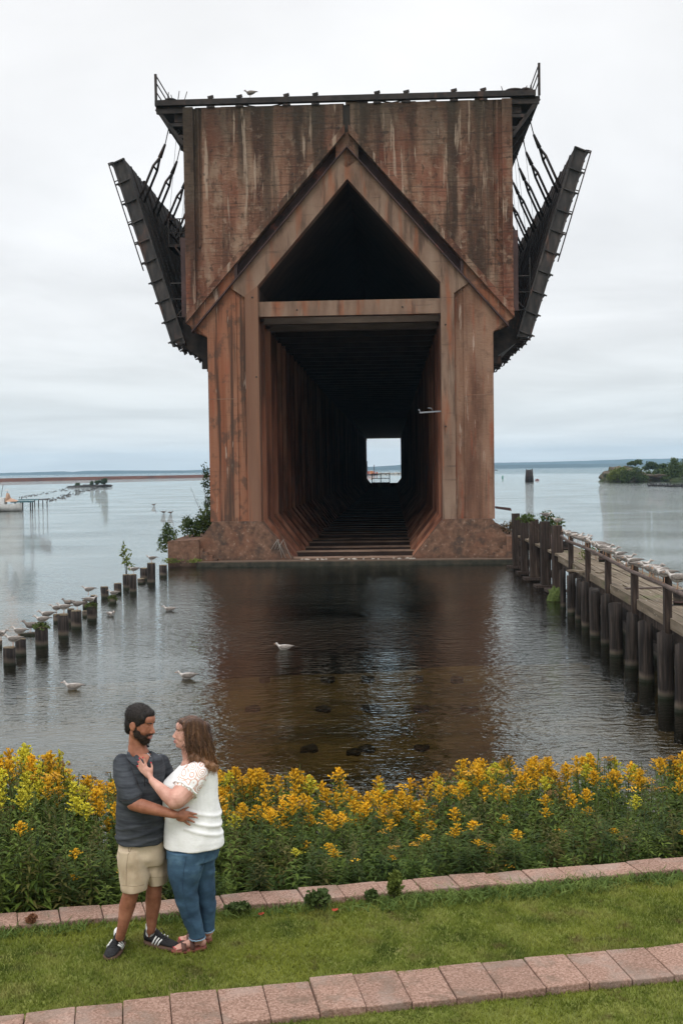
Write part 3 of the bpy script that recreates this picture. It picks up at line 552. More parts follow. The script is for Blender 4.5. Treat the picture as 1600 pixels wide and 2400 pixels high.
# chutes raised against the sides
def chute_frame(s, t, off): # point on the chute's inner face; off = outwards
    B = Vector((s*9.35, 0, 12.55)); T = Vector((s*12.62, 0, 23.0)); d = (T-B); n = Vector((s*d.z*1, 0, -s*d.x)).normalized()
    if n.x*s < 0: n = -n
    return B+d*t+n*off
def chute_mesh(s, first):
    mb = MB(); w = 1.55; th = .72
    for y0 in (0, w-.09):       # side plates
        A = [chute_frame(s, 0, .0), chute_frame(s, 1, .0), chute_frame(s, 1.0, th), chute_frame(s, .02, th*.9)]
        mb.add([p+Vector((0, y0, 0)) for p in A]+[p+Vector((0, y0+.09, 0)) for p in A], [(0,1,2,3),(7,6,5,4),(0,4,5,1),(1,5,6,2),(2,6,7,3),(3,7,4,0)])
    A = [chute_frame(s, 0, .0), chute_frame(s, 1, .0)]; B2 = [chute_frame(s, 1, .1), chute_frame(s, 0, .1)]; Q = A+B2
    mb.add([p+Vector((0, .02, 0)) for p in Q]+[p+Vector((0, w-.02, 0)) for p in Q], [(0,1,2,3),(7,6,5,4),(0,4,5,1),(1,5,6,2),(2,6,7,3),(3,7,4,0)])
    for k in range(10):
        t = .035+k*.107; p = chute_frame(s, t, -.02); q = chute_frame(s, t-.008, th+.17)
        mb.beam(p+Vector((0, -.05, 0)), q+Vector((0, -.05, 0)), .14, .07)
        mb.beam(chute_frame(s, t-.006, th+.03), chute_frame(s, t-.006, th+.03)+Vector((0, w, 0)), .07, .12)
    for o_ in (.0, th-.06): mb.beam(chute_frame(s, 0, o_)+Vector((0, -.04, 0)), chute_frame(s, 1, o_)+Vector((0, -.04, 0)), .1, .1, up=(0, 1, 0))
    if not first: mb.beam(chute_frame(s, .97, .35)+Vector((0, .2, .0)), chute_frame(s, 1.03, .35)+Vector((0, .2, 0)), .25, .3)
    return mb
for s in (-1, 1):
    o = chute_mesh(s, True).build('ore_chute', m_steel2, dock); o.location.y = .9
    mb = MB(); mb.tube([chute_frame(s, 1.0, .9), chute_frame(s, .42, .92)], .035, 6)
    for t in (.998, .9, .79, .68, .57, .46): mb.beam(chute_frame(s, t, .7), chute_frame(s, t, .92), .05, .05)
    p_ = mb.build('outer_pipe', m_steel, dock); p_.location.y = .8
    o2 = chute_mesh(s, False).build('ore_chute', m_steel, dock); o2.location.y = .9+1.83
    r2 = random.Random(2+s)
    for k in range(2, 48):
        c = o2.copy(); link(c, dock); c.location.y = .9+1.83*k
        c.location.z = r2.uniform(-.12, .12)
    mb = MB()      # hoppers at the hinge line
    mb.prism(mirror([(7.93, 11.35), (9.35, 12.3), (9.75, 12.75), (9.4, 14.6), (9.03, 14.9), (9.03, 13.75), (7.93, 12.75)], s), 1.6, 92); mb.build('chute_hopper', m_steel, dock)
    mb = MB()
    for k in range(40): y = 1.5+k*1.83; mb.box(*sorted((s*7.95, s*(8.5))), y, y+.3, 11.15, 11.6)
    mb.build('hopper_rib', m_steel, dock)
    for k in range(14):
        y = 2.2+k*3.66; a = Vector((s*10.5, y, 24.1)); b_ = Vector((s*10.82, y, 23.35)); mb = MB()
        mb.tube([(s*10.2, y, 25.3), a], .03, 5).tube([a, b_], [.07, .13], 6)
        for d in (-.55, .55):
            e = chute_frame(s, .80, -.06)+Vector((0, y+d, 0)); md = b_+Vector((s*.28, d, -.6)); mb.tube([b_, md, e], .075, 6)
            if d < 0: m1 = md
            else: mb.tube([m1, md], .06, 5)
        mb.build('hanger_frame', m_steel, dock)
        mb = MB(); mb.tube([(s*9.9, y+.5, 25.0), (s*10.6, y+.5, 18.5)], .013, 3).tube([(s*9.5, y+1.6, 24.5), (s*9.9, y+1.6, 19)], .011, 3); mb.build('hoist_cable', m_steel, dock)
# little service balconies
mb = MB(); s = -1
mb.box(-10.5, -9.05, 2.5, 5, 18.3, 18.45); 
for z in (19.1, 19.9): mb.beam((-10.45, 2.5, z), (-9.05, 2.5, z), .06, .06).beam((-10.45, 2.5, z), (-10.45, 5, z), .06, .06)
for x in (-10.45, -9.8): mb.beam((x, 2.5, 18.4), (x, 2.5, 19.9), .07, .07)
mb.beam((-10.1, 2.55, 18.3), (-9.05, 2.55, 16.9), .1, .1); mb.beam((-10.1, 3, 18.9), (-9.5, 3, 19.5), .2, .12)
mb.build('service_balcony', m_steel, dock)
for s in (-1, 1):
    mb = MB()
    for z in (16.0, 15.1, 14.1): mb.beam((s*9.05, 1.2, z), (s*10.15, 1.2, z), .06, .06)
    mb.beam((s*10.1, 1.2, 14.0), (s*10.1, 1.2, 17.0 if s > 0 else 15.2), .06, .06).beam((s*9.1, 1.2, 14.9), (s*9.9, 1.2, 14.1), .06, .06)
    mb.build('service_rail', m_steel2, dock)
    MB().box(*sorted((s*9.05, s*9.32)), -.05, .5, 13.9, 18.3).build('edge_plate', m_chan, dock)
# far end platform
MB().box(-3.9, 3.9, 255, 262, -.5, 1.3).build('cross_wall', m_conc_dark, dock); MB().box(-3.9, 3.9, 262, LEN, -.5, 1.0).build('end_floor', m_plinth, dock)
t = thing('gate_frame', 'mesh gate in a dark frame standing near the far mouth of the tunnel', 'gate')
t.matrix_world = dock.matrix_world; t.location = Vector((O0.x, O0.y, 0))+Vector((math.sin(DA), math.cos(DA), 0))*262; t.rotation_euler = (0, 0, -DA)
X0, X1, Z1 = -3.3, 1.7, 3.9
mb = MB()
for x in (X0, (X0+X1)/2, X1): mb.beam((x, 0, .2), (x, 0, Z1), .22, .22)
for z in (Z1, 2.6, 1.4): mb.beam((X0, 0, z), (X1, 0, z), .16, .18)
mb.build('frame', m_steel, t)
mb = MB(); 
for k in range(21): x = X0+(X1-X0)*k/20; mb.beam((x, .05, 1.0), (x, .05, Z1), .035, .03)
mb.build('mesh_panel', m_steel, t)
mb = MB(); mb.tube([(X0+.3, 0, Z1), (X0+.3, 0, Z1+.8), (X1-.2, 0, Z1+.8), (X1-.2, 0, Z1)], .035, 5).tube([((X0+X1)/2, 0, Z1), ((X0+X1)/2, 0, Z1+.8)], .03, 5); mb.build('top_rail', m_steel2, t)
def dl(u, v, z=0): return Vector((O0.x, O0.y, 0))+Vector((math.cos(DA), -math.sin(DA), 0))*u+Vector((math.sin(DA), math.cos(DA), 0))*v+Vector((0, 0, z))
# shrubs on the ledges
def dshrub(name, label, u, v, z, blobs, n, size, mat, seed, stems=5, bare=0, sr=.02): shrub(name, label, 'shrub', dl(u, v, z), blobs, n, size, mat, seed, stems, sr, bare=bare)
dshrub('shrub', 'tall thin twiggy shrub hugging the left side of the dock column', -8.7, 4, 1.3, [((.1, 0, 1.4), (.5, .6, 1.1)), ((.35, 0, 2.8), (.4, .5, 1.1)), ((-.1, 0, 3.6), (.25, .3, .8))], 1100, .09, m_leaf_d, 31, 8, 10)
dshrub('shrub', 'broad-leaved bush on the middle of the left dock ledge', -9.4, 3, 1.4, [((0, 0, .55), (.8, .6, .5)), ((.6, 0, .9), (.6, .6, .7)), ((-.4, 0, .9), (.3, .3, .35))], 1500, .09, m_leaf_m, 32, 5)
dshrub('shrub', 'grassy dark bush overhanging the outer corner of the left dock ledge', -10.4, .6, 1.35, [((0, 0, .35), (.45, .5, .45)), ((-.35, 0, -.1), (.35, .35, .5)), ((-.1, 0, .75), (.25, .3, .35))], 900, .07, m_leaf_m, 33, 5)
dshrub('shrub', 'low dry grass tuft beside the right foot of the dock', 8.9, 2, 1.5, [((0, 0, .3), (.6, .5, .35)), ((.3, 0, .5), (.3, .3, .3))], 500, .07, LM('dry_leaves', (.06, .05, .03), (.16, .12, .07), (.3, .22, .14)), 34, 4, 6)
dshrub('shrub', 'small patch of moss and weeds at the waterline below the left dock ledge', -9.4, -1.0, .25, [((-.6, 0, .12), (.5, .25, .14)), ((.7, 0, .1), (.45, .25, .12))], 400, .05, m_leaf_y, 35, 3)
mb = MB(); mb.prism([(8.0, 3.0), (8.85, 2.86), (8.8, 3.02), (8.0, 3.12)], -.1, .7); mb.prism([(9.1, 1.4), (9.35, 2.1), (9.5, 1.4)], -.2, .1); mb.build('rusty_plate', m_chan, dock)
tag(MB().box(9.05, 9.45, -.4, .0, 1.45, 1.95).build('rusted_bin', m_chan, dock))
# ------------------------------------------------------------ haze
mb = MB(); mb.box(-6500, 6500, -600, 8800, -9, 140)
hz = mb.build('haze', None); hz.data.materials.clear()
mt = bpy.data.materials.new('haze_air'); mt.use_nodes = True; N = mt.node_tree.nodes; L = mt.node_tree.links
N.remove(N['Principled BSDF']); pv = N.new('ShaderNodeVolumePrincipled'); pv.inputs['Density'].default_value = .00011; pv.inputs['Color'].default_value = (.52, .78, 1.0, 1); pv.inputs['Anisotropy'].default_value = .2
L.new(pv.outputs[0], N['Material Output'].inputs['Volume']); hz.data.materials.append(mt); tag(hz, kind='stuff')
# ============================================================ LEFT PILE STUMPS
def pile_thing(name, label, px, yb, yt, w, mat=m_pile, tilt=0, moss=False, group='pile stumps in the water', sink=1.5):
    b = on_z(px, yb); k = b.y/FP; r = w*k/2; h = (yb-yt)*k
    t = thing(name, label, 'pile', (b.x, b.y, 0), rng.uniform(0, 3), group)
    mb = MB(); n = 18; rings = []; sd = rng.uniform(0, 50)
    for i in range(9):
        z = -sink+(h+sink)*i/8; rr = []
        for j in range(n):
            a = 2*math.pi*j/n; f = 1+.06*mnoise.noise(Vector((math.cos(a)*2.5, math.sin(a)*2.5, sd+z*.25)))+.035*math.sin(a*5+sd)
            top = .05*mnoise.noise(Vector((math.cos(a)*2, math.sin(a)*2, sd))) if i == 8 else 0
            rr.append((r*f*math.cos(a)+tilt*max(z, 0), r*f*math.sin(a), z+top))
        rings.append(rr)
    mb.loft(rings); o = mb.build('shaft', mat, t)
    for p in o.data.polygons:
        if len(p.vertices) > 4: p.use_smooth = False
    mb = MB(); rr = [[(r*.93*math.cos(2*math.pi*j/n)+tilt*h, r*.93*math.sin(2*math.pi*j/n), h+.03+d) for j in range(n)] for d in (-.05, 0)]; mb.loft(rr, False); mb.build('cut_top', m_cut, t)
    if moss:
        V, F = leaf_cloud([((tilt*h, 0, h+.03), (r*1.15, r*1.15, .13))], 320, .05, np.random.default_rng(int(px))); npmesh('moss_cap', V, F, m_mossg, t)
    return t, Vector((b.x+tilt*h*0, b.y, h+.03))
LP = [ # px, yb, yt, w, tilt, moss, label
 (383, 1351, 1325, 18, 0, 0, 'short pile stump right beside the corner of the dock ledge'),
 (355, 1368, 1320, 19, -.03, 0, 'tallest dark pile stump of the left row, nearest the dock but one'),
 (338, 1359, 1332, 17, 0, 0, 'pile stump half hidden behind the tallest dark pile of the left row'),
 (331, 1368, 1357, 17, 0, 0, 'lowest broken stump at the foot of the tallest dark pile'),
 (313, 1389, 1347, 17, 0, 0, 'right one of the touching pair of tall piles with the little sapling'),
 (297, 1380, 1347, 16, 0, 0, 'left one of the touching pair of tall piles, with a sapling growing on it'),
 (277, 1390, 1368, 18, 0, 0, 'single short pile stump just left of the touching pair'),
 (247, 1401, 1376, 18, -.06, 0, 'short slant-topped pile stump above the low mossy stump'),
 (264, 1413, 1404, 18, 0, 1, 'barely emerging mossy stump between two short piles'),
 (221, 1432, 1396, 15, 0, 0, 'narrow stump behind the mossy-headed pile, at its right shoulder'),
 (200, 1426, 1407, 11, 0, 0, 'narrow stump behind the mossy-headed pile, at its left shoulder'),
 (216, 1454, 1421, 22, 0, 1, 'pile with a thick green moss cap in the middle of the left row'),
 (199, 1446, 1433, 11, 0, 0, 'low dark stub close against the left side of the mossy-headed pile'),
 (180, 1472, 1432, 25, 0, 0, 'broad bare pile right of the tall double-banded pile'),
 (167, 1462, 1428, 16, 0, 0, 'stump behind, between the two broad bare piles'),
 (150, 1493, 1440, 25, 0, 0, 'tall broad bare pile with a pale waterline band and two gulls'),
 (132, 1460, 1441, 13, 0, 0, 'low greenish stump behind the tall broad bare pile'),
 (99, 1515, 1470, 30, 0, 1, 'widest left-hand pile with a moss cap and two gulls'),
 (50, 1536, 1498, 25, .04, 0, 'dark pile second from the left edge, behind the pale one'),
 (23, 1558, 1518, 29, 0, 0, 'pale grey pile nearest the left edge of the picture'),
 (1, 1517, 1503, 10, 0, 0, 'pile cut off by the left picture edge')]
tops = {}
for px, yb, yt, w, tl, ms_, lb in LP:
    t, q = pile_thing('mooring_pile', lb, px, yb, yt, w, tilt=tl, moss=bool(ms_)); tops[px] = q
q = tops[297]; shrub('sapling', 'spindly birch sapling growing out of a pile top', 'sapling', q-Vector((0, 0, .03)), [((0, 0, .9), (.28, .2, .5)), ((.15, 0, .45), (.2, .2, .25)), ((-.1, 0, 1.3), (.12, .1, .2))], 110, .09, m_leaf_y, 71, 3, .015)
b = on_z(66, 1490); tag(MB().beam(b+Vector((-.3, 0, .02)), b+Vector((.35, .1, .05)), .25, .12).build('driftwood_plank', m_pile), 'dark plank floating behind the mossy left pile', 'driftwood')
# submerged stubs seen through the clear water
for i, (px, py, w) in enumerate([(768, 1587, 34), (862, 1587, 30), (975, 1587, 34), (1070, 1588, 30), (592, 1658, 36), (757, 1658, 36), (872, 1657, 46), (987, 1656, 36), (1100, 1658, 36), (725, 1752, 42), (828, 1760, 34), (858, 1752, 40), (988, 1750, 38), (620, 1588, 26)]):
    q = on_z(px, py, -.7); k = q.y/FP; tt = (q-SP).dot(SN); q = on_z(px, py, -.28-.04*max(0, tt-5.4)); k = q.y/FP
    t = thing('sunken_stub', 'dark sunken pile stub in a row seen through the clear shallow water', 'stub', (q.x, q.y, q.z), rng.uniform(-.3, .3), 'sunken stubs under the water')
    rr = [[(w*k/2*math.cos(a)*(1+.3*mnoise.noise(Vector((math.cos(a)*2, math.sin(a)*2, i*3.)))), w*k/2*1.5*math.sin(a)*(1+.35*math.sin(3*a+i)), z) for a in [2*math.pi*j/14 for j in range(14)]] for z in (-.5, -.05, 0)]
    MB().loft(rr).build('stub', M('sunk_wood_%d' % i, [(.012, .011, .006), (.022, .018, .010)]) if i == 0 else bpy.data.materials['sunk_wood_0'], t)
# ============================================================ RIGHT PIER
pier = thing('timber_pier', 'old timber boardwalk pier on piles with a pipe handrail along the right side', 'pier')
A0 = on_z(1595, 1665); A1 = on_z(1319, 1424)
pd = (Vector((A1.x, A1.y, 0))-Vector((A0.x, A0.y, 0))).normalized(); pn = Vector((pd.y, -pd.x, 0))     # along, outwards (right)
P0 = Vector((A0.x, A0.y, 0))
def pp(a, b_, z): return P0+pd*a+pn*b_+Vector((0, 0, z))
DZ = 1.62; L1 = (Vector((A1.x, A1.y, 0))-P0).length
# deck boards lie lengthwise
r2 = random.Random(12)
for k in range(6):
    a = -9.0; b0 = .42+k*.255
    while a < L1+3.2:
        ln = r2.uniform(4.5, 6.5); e = min(a+ln, L1+3.2); z = DZ+r2.uniform(-.02, .02)
        MB().beam(pp(a, b0+.125, z), pp(e-.02, b0+.125, z+r2.uniform(-.015, .015)), .235, .07).build('deck_board', m_deck, pier); a = e
for b0 in (.34, 1.99): MB().beam(pp(-9, b0, DZ-.02), pp(L1+3.2, b0, DZ-.02), .2, .26).build('stringer', m_deck, pier)
for b0 in (.5, 1.8): MB().beam(pp(-9, b0, DZ-.28), pp(L1+3, b0, DZ-.28), .22, .3).build('stringer', m_wood, pier)
MB().beam(pp(9.0, .3, DZ+.07), pp(9.3, 2.2, DZ+.07), .12, .05).build('cross_strap', m_pipe, pier)
MB().beam(pp(15.4, -.2, DZ+.05), pp(14.4, .75, DZ+.05), .3, .05).build('loose_board', m_deck, pier)
def pier_pile(px, yb, yt, w):
    b = on_z(px, yb); k = b.y/FP; r = w*k/2; h = (yb-yt)*k; mb = MB(); n = 14; rings = []; sd = rng.uniform(0, 50)
    for i in range(8):
        z = -1.5+(h+1.5)*i/7
        rings.append([(b.x+.03*math.sin(sd*3)*z+r*(1.06-.05*i/7+.09*math.sin(a*5+sd)+.08*mnoise.noise(Vector((a, z, sd))))*math.cos(a), b.y+r*(1+.06*math.sin(a*4+sd+z*.6))*math.sin(a), z+(.07*math.sin(a+sd)+.03*math.sin(a*4+sd) if i == 7 else 0)) for a in [2*math.pi*j/n for j in range(n)]])
    mb.loft(rings); mb.build('pile', m_pile, pier)
for q in [(1319, 1425, 1332, 13), (1338, 1440, 1345, 20), (1354, 1455, 1356, 14), (1372, 1472, 1366, 19), (1394, 1494, 1382, 25), (1418, 1511, 1395, 22), (1443, 1538, 1415, 30), (1479, 1565, 1438, 28), (1514, 1597, 1458, 32), (1560, 1636, 1484, 36), (1597, 1668, 1512, 32), (1650, 1725, 1552, 40)]: pier_pile(*q)
for z_ in (.55, 1.15): MB().beam(pp(-9, .62, z_), pp(L1+2.5, .62, z_), .12, .22).build('waling', m_pile, pier)
MB().beam(pp(-9, .95, .62), pp(L1+2.5, .95, .62), .05, 1.3).build('back_planking', m_pile, pier)
for i in range(14):      # inner row under the deck
    a = -8+i*2.1; c = pp(a, 1.75, 0); MB().tube([(c.x, c.y, -1.5), (c.x, c.y, DZ-.2)], .13, 8).build('pile', m_pile, pier)
# handrail posts and pipe
RP = [(1337, 1250, 10.5), (1377, 1263, 11), (1424, 1283, 13), (1486, 1313, 15), (1563, 1341, 17), (1662, 1385, 20)]
rp = []
for px, yt, w in RP:
    best = min((abs(pxof(pp(a, .2, DZ))[0]-px), a) for a in [x*.05 for x in range(-180, 420)])[1]
    base = pp(best, .2, .75); d = ray(px, yt); zt = CH+d.z/d.y*base.y; wm = w*base.y/FP; rp.append((best, zt))
    MB().box(-wm/2, wm/2, -wm/2, wm/2, .75, zt).build('rail_post', m_wood, pier).location = (base.x, base.y, 0)
pts = [pp(a, .2-.02, zt-.28) for a, zt in rp]
pts = [pp(rp[0][0]+2.6, .3, pts[0].z+.03)]+pts
mb = MB(); mb.tube([Vector((p.x-.1, p.y, p.z)) for p in pts], .055, 8); mb.build('pipe_rail', m_pipe, pier)
RAIL = [Vector((p.x-.1, p.y, p.z+.055)) for p in pts]
# tall fender posts near the dock
FPs = [(1210, 1332, 1203, 17, 'first tall square fender post, nearest the dock'), (1229, 1346, 1213, 15, 'second tall fender post out from the dock'), (1252, 1360, 1217, 20, 'third tall fender post, with leaves behind its head'), (1278, 1378, 1222, 20, 'fourth tall fender post, with climbing leaves on its head'), (1306, 1388, 1231, 22, 'double fender post with a rusted collar where the pipe rail ends')]
for px, yb, yt, w, lb in FPs:
    b = on_z(px, yb); k = b.y/FP; h = (yb-yt)*k; t = thing('fender_post', lb, 'post', (b.x, b.y, 0), 0, 'tall fender posts at the dock end of the pier')
    mb = MB(); mb.beam((0, 0, -1), (-.03, 0, h), w*k, .4, up=(0, 1, 0)); mb.build('shaft', m_wood, t)
    MB().beam((w*k*.62, .35, -1), (w*k*.6, .35, h-.22), w*k*.3, .3, up=(0, 1, 0)).build('backing_timber', m_wood, t)
    MB().box(-w*k*1.25, w*k*.8, -.35, .5, .02, .14).build('foot_waling', m_wood, t)
    if px == 1306: MB().tube([(0, .1, h*.58), (0, .1, h*.88)], w*k*.62, 12).build('rusted_collar', m_chan, t)
for z, nm in ((1.3, 0), (.5, 0)):
    a = on_z(1210, 1332); b = on_z(1306, 1388); tag(MB().beam((a.x+.2, a.y+.5, z), (b.x+.3, b.y+.5, z), .2, .25).build('waling_timber', m_wood), 'upper horizontal timber joining the tall fender posts' if z > 1 else 'lower dark horizontal timber behind the tall fender posts', 'timber')
a = on_z(1240, 1340); 
tag(MB().beam((a.x+.3, a.y+.8, 1.75), pp(L1+3, 1.2, 1.6), 1.5, .1).build('gangplank', m_deck), 'board landing joining the pier to the dock behind the fender posts', 'landing')
# bollards on the deck
def bollard(a, b_, w, h, lb, plate=False):
    t = thing('timber_bollard', lb, 'bollard', pp(a, b_, DZ+.035), -.05, 'dark timber bollards on the pier')
    mb = MB(); n = 16; mb.loft([[(w/2*f*math.cos(x), w/2*f*math.sin(x)*.8, z) for x in [2*math.pi*j/n for j in range(n)]] for z, f in ((0, .88), (h*.5, .9), (h*.9, 1.02), (h, .98))]); mb.build('stump', m_pile, t)
    MB().tube([(0, 0, h*.22), (0, 0, h*.3)], w*.5, 14).build('iron_band', m_chan, t)
    if plate: MB().box(-w*.8, w*.8, -w*.5, w*.5, 0, .03).build('base_plate', m_steel2, t)
    return t
def apos(px, b_, z): return min((abs(pxof(pp(x*.05, b_, z))[0]-px), x*.05) for x in range(-180, 500))[1]
bollard(apos(1590, 1.15, DZ), 1.15, .34, .40, 'largest dark bollard, on a steel plate near the right picture edge', True)
bollard(apos(1409, 1.55, DZ), 1.55, .26, .42, 'dark bollard halfway along the pier beside a green weed')
bollard(apos(1322, 1.0, DZ), 1.0, .28, .42, 'farthest dark bollard, beside the fender posts')
q = pp(apos(1382, 1.3, DZ), 1.1, DZ); shrub('weed', 'yellow-green weed growing through the pier boards', 'weed', q, [((0, 0, .3), (.2, .15, .28)), ((.5, .1, .45), (.32, .15, .16))], 260, .045, m_leaf_y, 81, 4, .01)
q = on_z(1290, 1368); shrub('creeper', 'green creeper spilling over the third and fourth fender posts', 'plant', (q.x-.1, q.y+.4, 2.0), [((0, 0, .9), (.3, .3, .35)), ((.25, .1, .5), (.28, .3, .4)), ((-.9, .1, .95), (.4, .3, .2)), ((.55, 0, .75), (.22, .2, .25))], 750, .075, m_leaf_m, 82, 4, .012)
q = on_z(1301, 1408); tag(rock_mass((q.x, q.y, .05), .3, .3, .45, 9, 'mossy_stone', m_mossg), 'mossy stub at the foot of the double fender post', 'stone')
# ============================================================ GULLS
def gull_proto(name, label, standing, dark=False, group=None):
    t = thing(name, label, 'gull', group=group); zb = .17 if standing else .035
    mw = m_gullg if dark else m_gullw; mb = MB(); rings = []; n = 12
    prof = [(-.20, .010, .05), (-.15, .045, .045), (-.06, .072, .03), (.03, .080, .02), (.09, .066, .03), (.125, .045, .055), (.145, .036, .085), (.165, .040, .11), (.19, .036, .125), (.215, .018, .122)]
    for x, r, z in prof: rings.append([(x, r*.92*math.cos(a), zb+z+r*math.sin(a)) for a in [2*math.pi*j/n for j in range(n)]])
    mb.loft(rings); mb.build('body', mw, t)
    for s in (-1, 1):
        mb = MB(); n = 8; rings = []
        for x, r, z, y in ((.10, .02, .04, .062), (.02, .055, .035, .075), (-.08, .05, .04, .066), (-.17, .026, .055, .035), (-.27, .006, .062, .012)): rings.append([(x, s*(y+.012*math.cos(a)), zb+z+.01+r*math.sin(a)) for a in [2*math.pi*j/n for j in range(n)]])
        mb.loft(rings); mb.build('wing', m_gullg, t)
    MB().tube([(-.2, 0, zb+.062), (-.30, 0, zb+.055)], [.012, .004], 5).build('tail', m_gulld, t)
    MB().tube([(.21, 0, zb+.12), (.24, 0, zb+.118), (.262, 0, zb+.108)], [.011, .008, .003], 6).build('beak', m_beak, t)
    if standing:
        for s in (-1, 1): MB().tube([(.0, s*.028, zb-.03), (.005, s*.028, .005), (.035, s*.03, .004)], .006, 5).build('leg', m_beak, t)
    for s in (-1, 1): MB().ell((.198, s*.032, zb+.133), (.006, .004, .006), None, 6, 4).build('eye', m_gulld, t)
    return t
gs = gull_proto('gull', 'x', True); gw = gull_proto('gull', 'x', False); gd = gull_proto('gull', 'x', True, True)
used = {}
def put(proto, loc, rz, label, group, sc=1.12):
    if proto not in used: used[proto] = 1; proto.location = loc; proto.rotation_euler = (0, 0, rz); proto['label'] = label; r = proto
    else: r = dup(proto, loc, rz, label)
    r['group'] = group; r.scale = (sc,)*3; return r
PI = math.pi
G1 = 'gulls on the left pile stumps'
for px, dx, rz, lb, pr in [(355, 2, PI, 'gull standing on the tallest dark pile of the left row', gs), (313, 2, PI, 'gull on the right one of the touching pair of piles', gs), (264, 3, PI, 'gull on the barely emerging mossy stump', gs), (221, -12, PI, 'gull behind the moss-capped pile, on the narrow stump', gs), (216, -3, 0, 'gull crouching on the thick green moss cap in mid row', gs), (180, 3, PI, 'brown-backed gull on the broad bare pile', gd), (167, -6, 2.6, 'dark slate-coloured gull in the middle of the left row', gd), (150, 2, PI, 'right-hand gull of the two on the tall broad bare pile', gs), (132, 2, PI, 'gull on the low greenish stump behind the tall broad pile', gs), (99, 1, PI, 'front gull on the widest mossy pile', gs), (50, -3, PI, 'gull on the dark pile second from the left edge', gs), (23, 10, PI, 'gull above the pale grey pile at the left edge', gs), (1, 2, 0, 'gull cut off by the left picture edge', gs)]:
    q = tops[px]; k = q.y/FP; put(pr, (q.x+dx*k, q.y, q.z), rz+rng.uniform(-.3, .3), lb, G1)
q = tops[99]; put(gs, (q.x+.08, q.y+.3, q.z+.12), PI+.3, 'rear gull with head up on the widest mossy pile', G1)
q = on_z(73, 1489); put(gd, (q.x, q.y, .07), PI-.2, 'large brown young gull standing on the floating plank', G1, 1.35)
G2 = 'gulls swimming on the water'
for px, py, rz, lb in [(665, 1523, PI, 'lone white gull swimming on the dark reflection of the dock'), (171, 1616, PI, 'gull swimming nearest the left shore, left of the man'), (438, 1591, PI, 'gull swimming just above the woman\'s head'), (397, 1432, PI, 'gull swimming out in the middle left of the bay'), (260, 1444, -.8, 'small gull swimming right of the moss-capped pile')]:
    q = on_z(px, py); put(gw, (q.x, q.y, 0), rz+rng.uniform(-.15, .15), lb, G2, 1.15)
# row on the rail
G3 = 'gulls lined up on the pipe rail'; LB = 'gull standing in the long row on the pipe handrail of the pier'
def on_rail(px):
    for a, b_ in zip(RAIL[:-1], RAIL[1:]):
        xa, xb = pxof(a)[0], pxof(b_)[0]
        if xa <= px <= xb:
            lo, hi = 0., 1.
            for _ in range(20):
                m_ = (lo+hi)/2
                if pxof(a.lerp(b_, m_))[0] < px: lo = m_
                else: hi = m_
            return a.lerp(b_, lo)
    return RAIL[-1]
for px in [1326, 1333, 1346, 1352, 1358, 1364, 1370, 1376, 1395, 1404, 1413, 1419, 1430, 1448, 1466, 1481, 1504, 1522, 1530, 1538, 1545, 1556]:
    q = on_rail(px); nb_ = sum(px > v_[0] for v_ in RP); put(gs, q, rng.choice([PI, PI, 0, PI+.5, -.5])+rng.uniform(-.4, .4), 'gull standing on the pipe rail '+['beyond the farthest rail post', 'between the two farthest rail posts', 'between the second and third farthest rail posts', 'between the third and fourth farthest rail posts', 'between the last two rail posts fully in view', 'right of the nearest rail post'][min(5, nb_)], G3, 1.15)
q = on_rail(1587); put(gs, q, 2.6, 'nearest and largest gull on the pipe rail, close to the right picture edge', G3, 1.3)
b_ = on_z(1306, 1388); put(gs, (b_.x, b_.y, (1388-1231)*b_.y/FP), PI, 'gull on the white-stained head of the double fender post', G3)
b_ = on_z(1278, 1378); put(gs, (b_.x+.1, b_.y+.3, (1378-1218)*b_.y/FP), 0, 'gull half hidden by the creeper leaves on the fourth fender post', G3)
for px, bb, rz, lb in [(1450, 1.9, PI, 'brown gull walking on the outer edge of the pier deck, left of the pair'), (1468, 1.7, PI+.4, 'gull resting low on the pier boards behind a rail post'), (1530, 1.95, 2.2, 'small gull standing on the pier edge between the last two rail posts'), (1395, 1.5, 0, 'gull on the deck next to the yellow-green weed')]:
    put(gd if 'brown' in lb else gs, pp(apos(px, bb, DZ), bb, DZ+.04), rz, lb, 'gulls on the pier deck')
q = at_y(600, 226, dl(-5.2, .05).y); q = dl(-5.3, .05, 25.87); put(gd, q, PI-.1, 'lone gull perched on the track beam on top of the dock', 'gulls on the dock', 1.5)
for px, py, lb in [(384, 1203, 'left one of two ducks swimming close together beyond the left ledge'), (400, 1204, 'right one of two ducks swimming close together beyond the left ledge'), (361, 1185, 'farthest single duck out on the left water')]:
    q = on_z(px, py); d_ = put(gd, (q.x, q.y, -.16), 0, lb, 'ducks far out', 1.6); d_['category'] = 'duck'
r2 = random.Random(6)
for i in range(26):
    px = 1521+i*3.6+r2.uniform(-1, 1); q = on_z(px, 1139+i*.09+r2.uniform(-.8, .8)); k = q.y/FP
    if i == 0:
        gz_ = MB(); gz_.ell((0, 0, .1), (.42, .2, .22), None, 8, 5).tube([(.32, 0, .2), (.42, 0, .5), (.55, 0, .5)], [.09, .06, .04], 5); goose = gz_.build('goose', m_gulld); o = goose
        tag(o, 'dark goose in the swimming line off the wooded right shore', 'goose', 'geese swimming in a line')
    else: o = goose.copy(); link(o)
    o.location = (q.x, q.y, 0); o.rotation_euler = (0, 0, r2.choice([0, PI])); o.scale = (1.4, 1.4, 1.4)
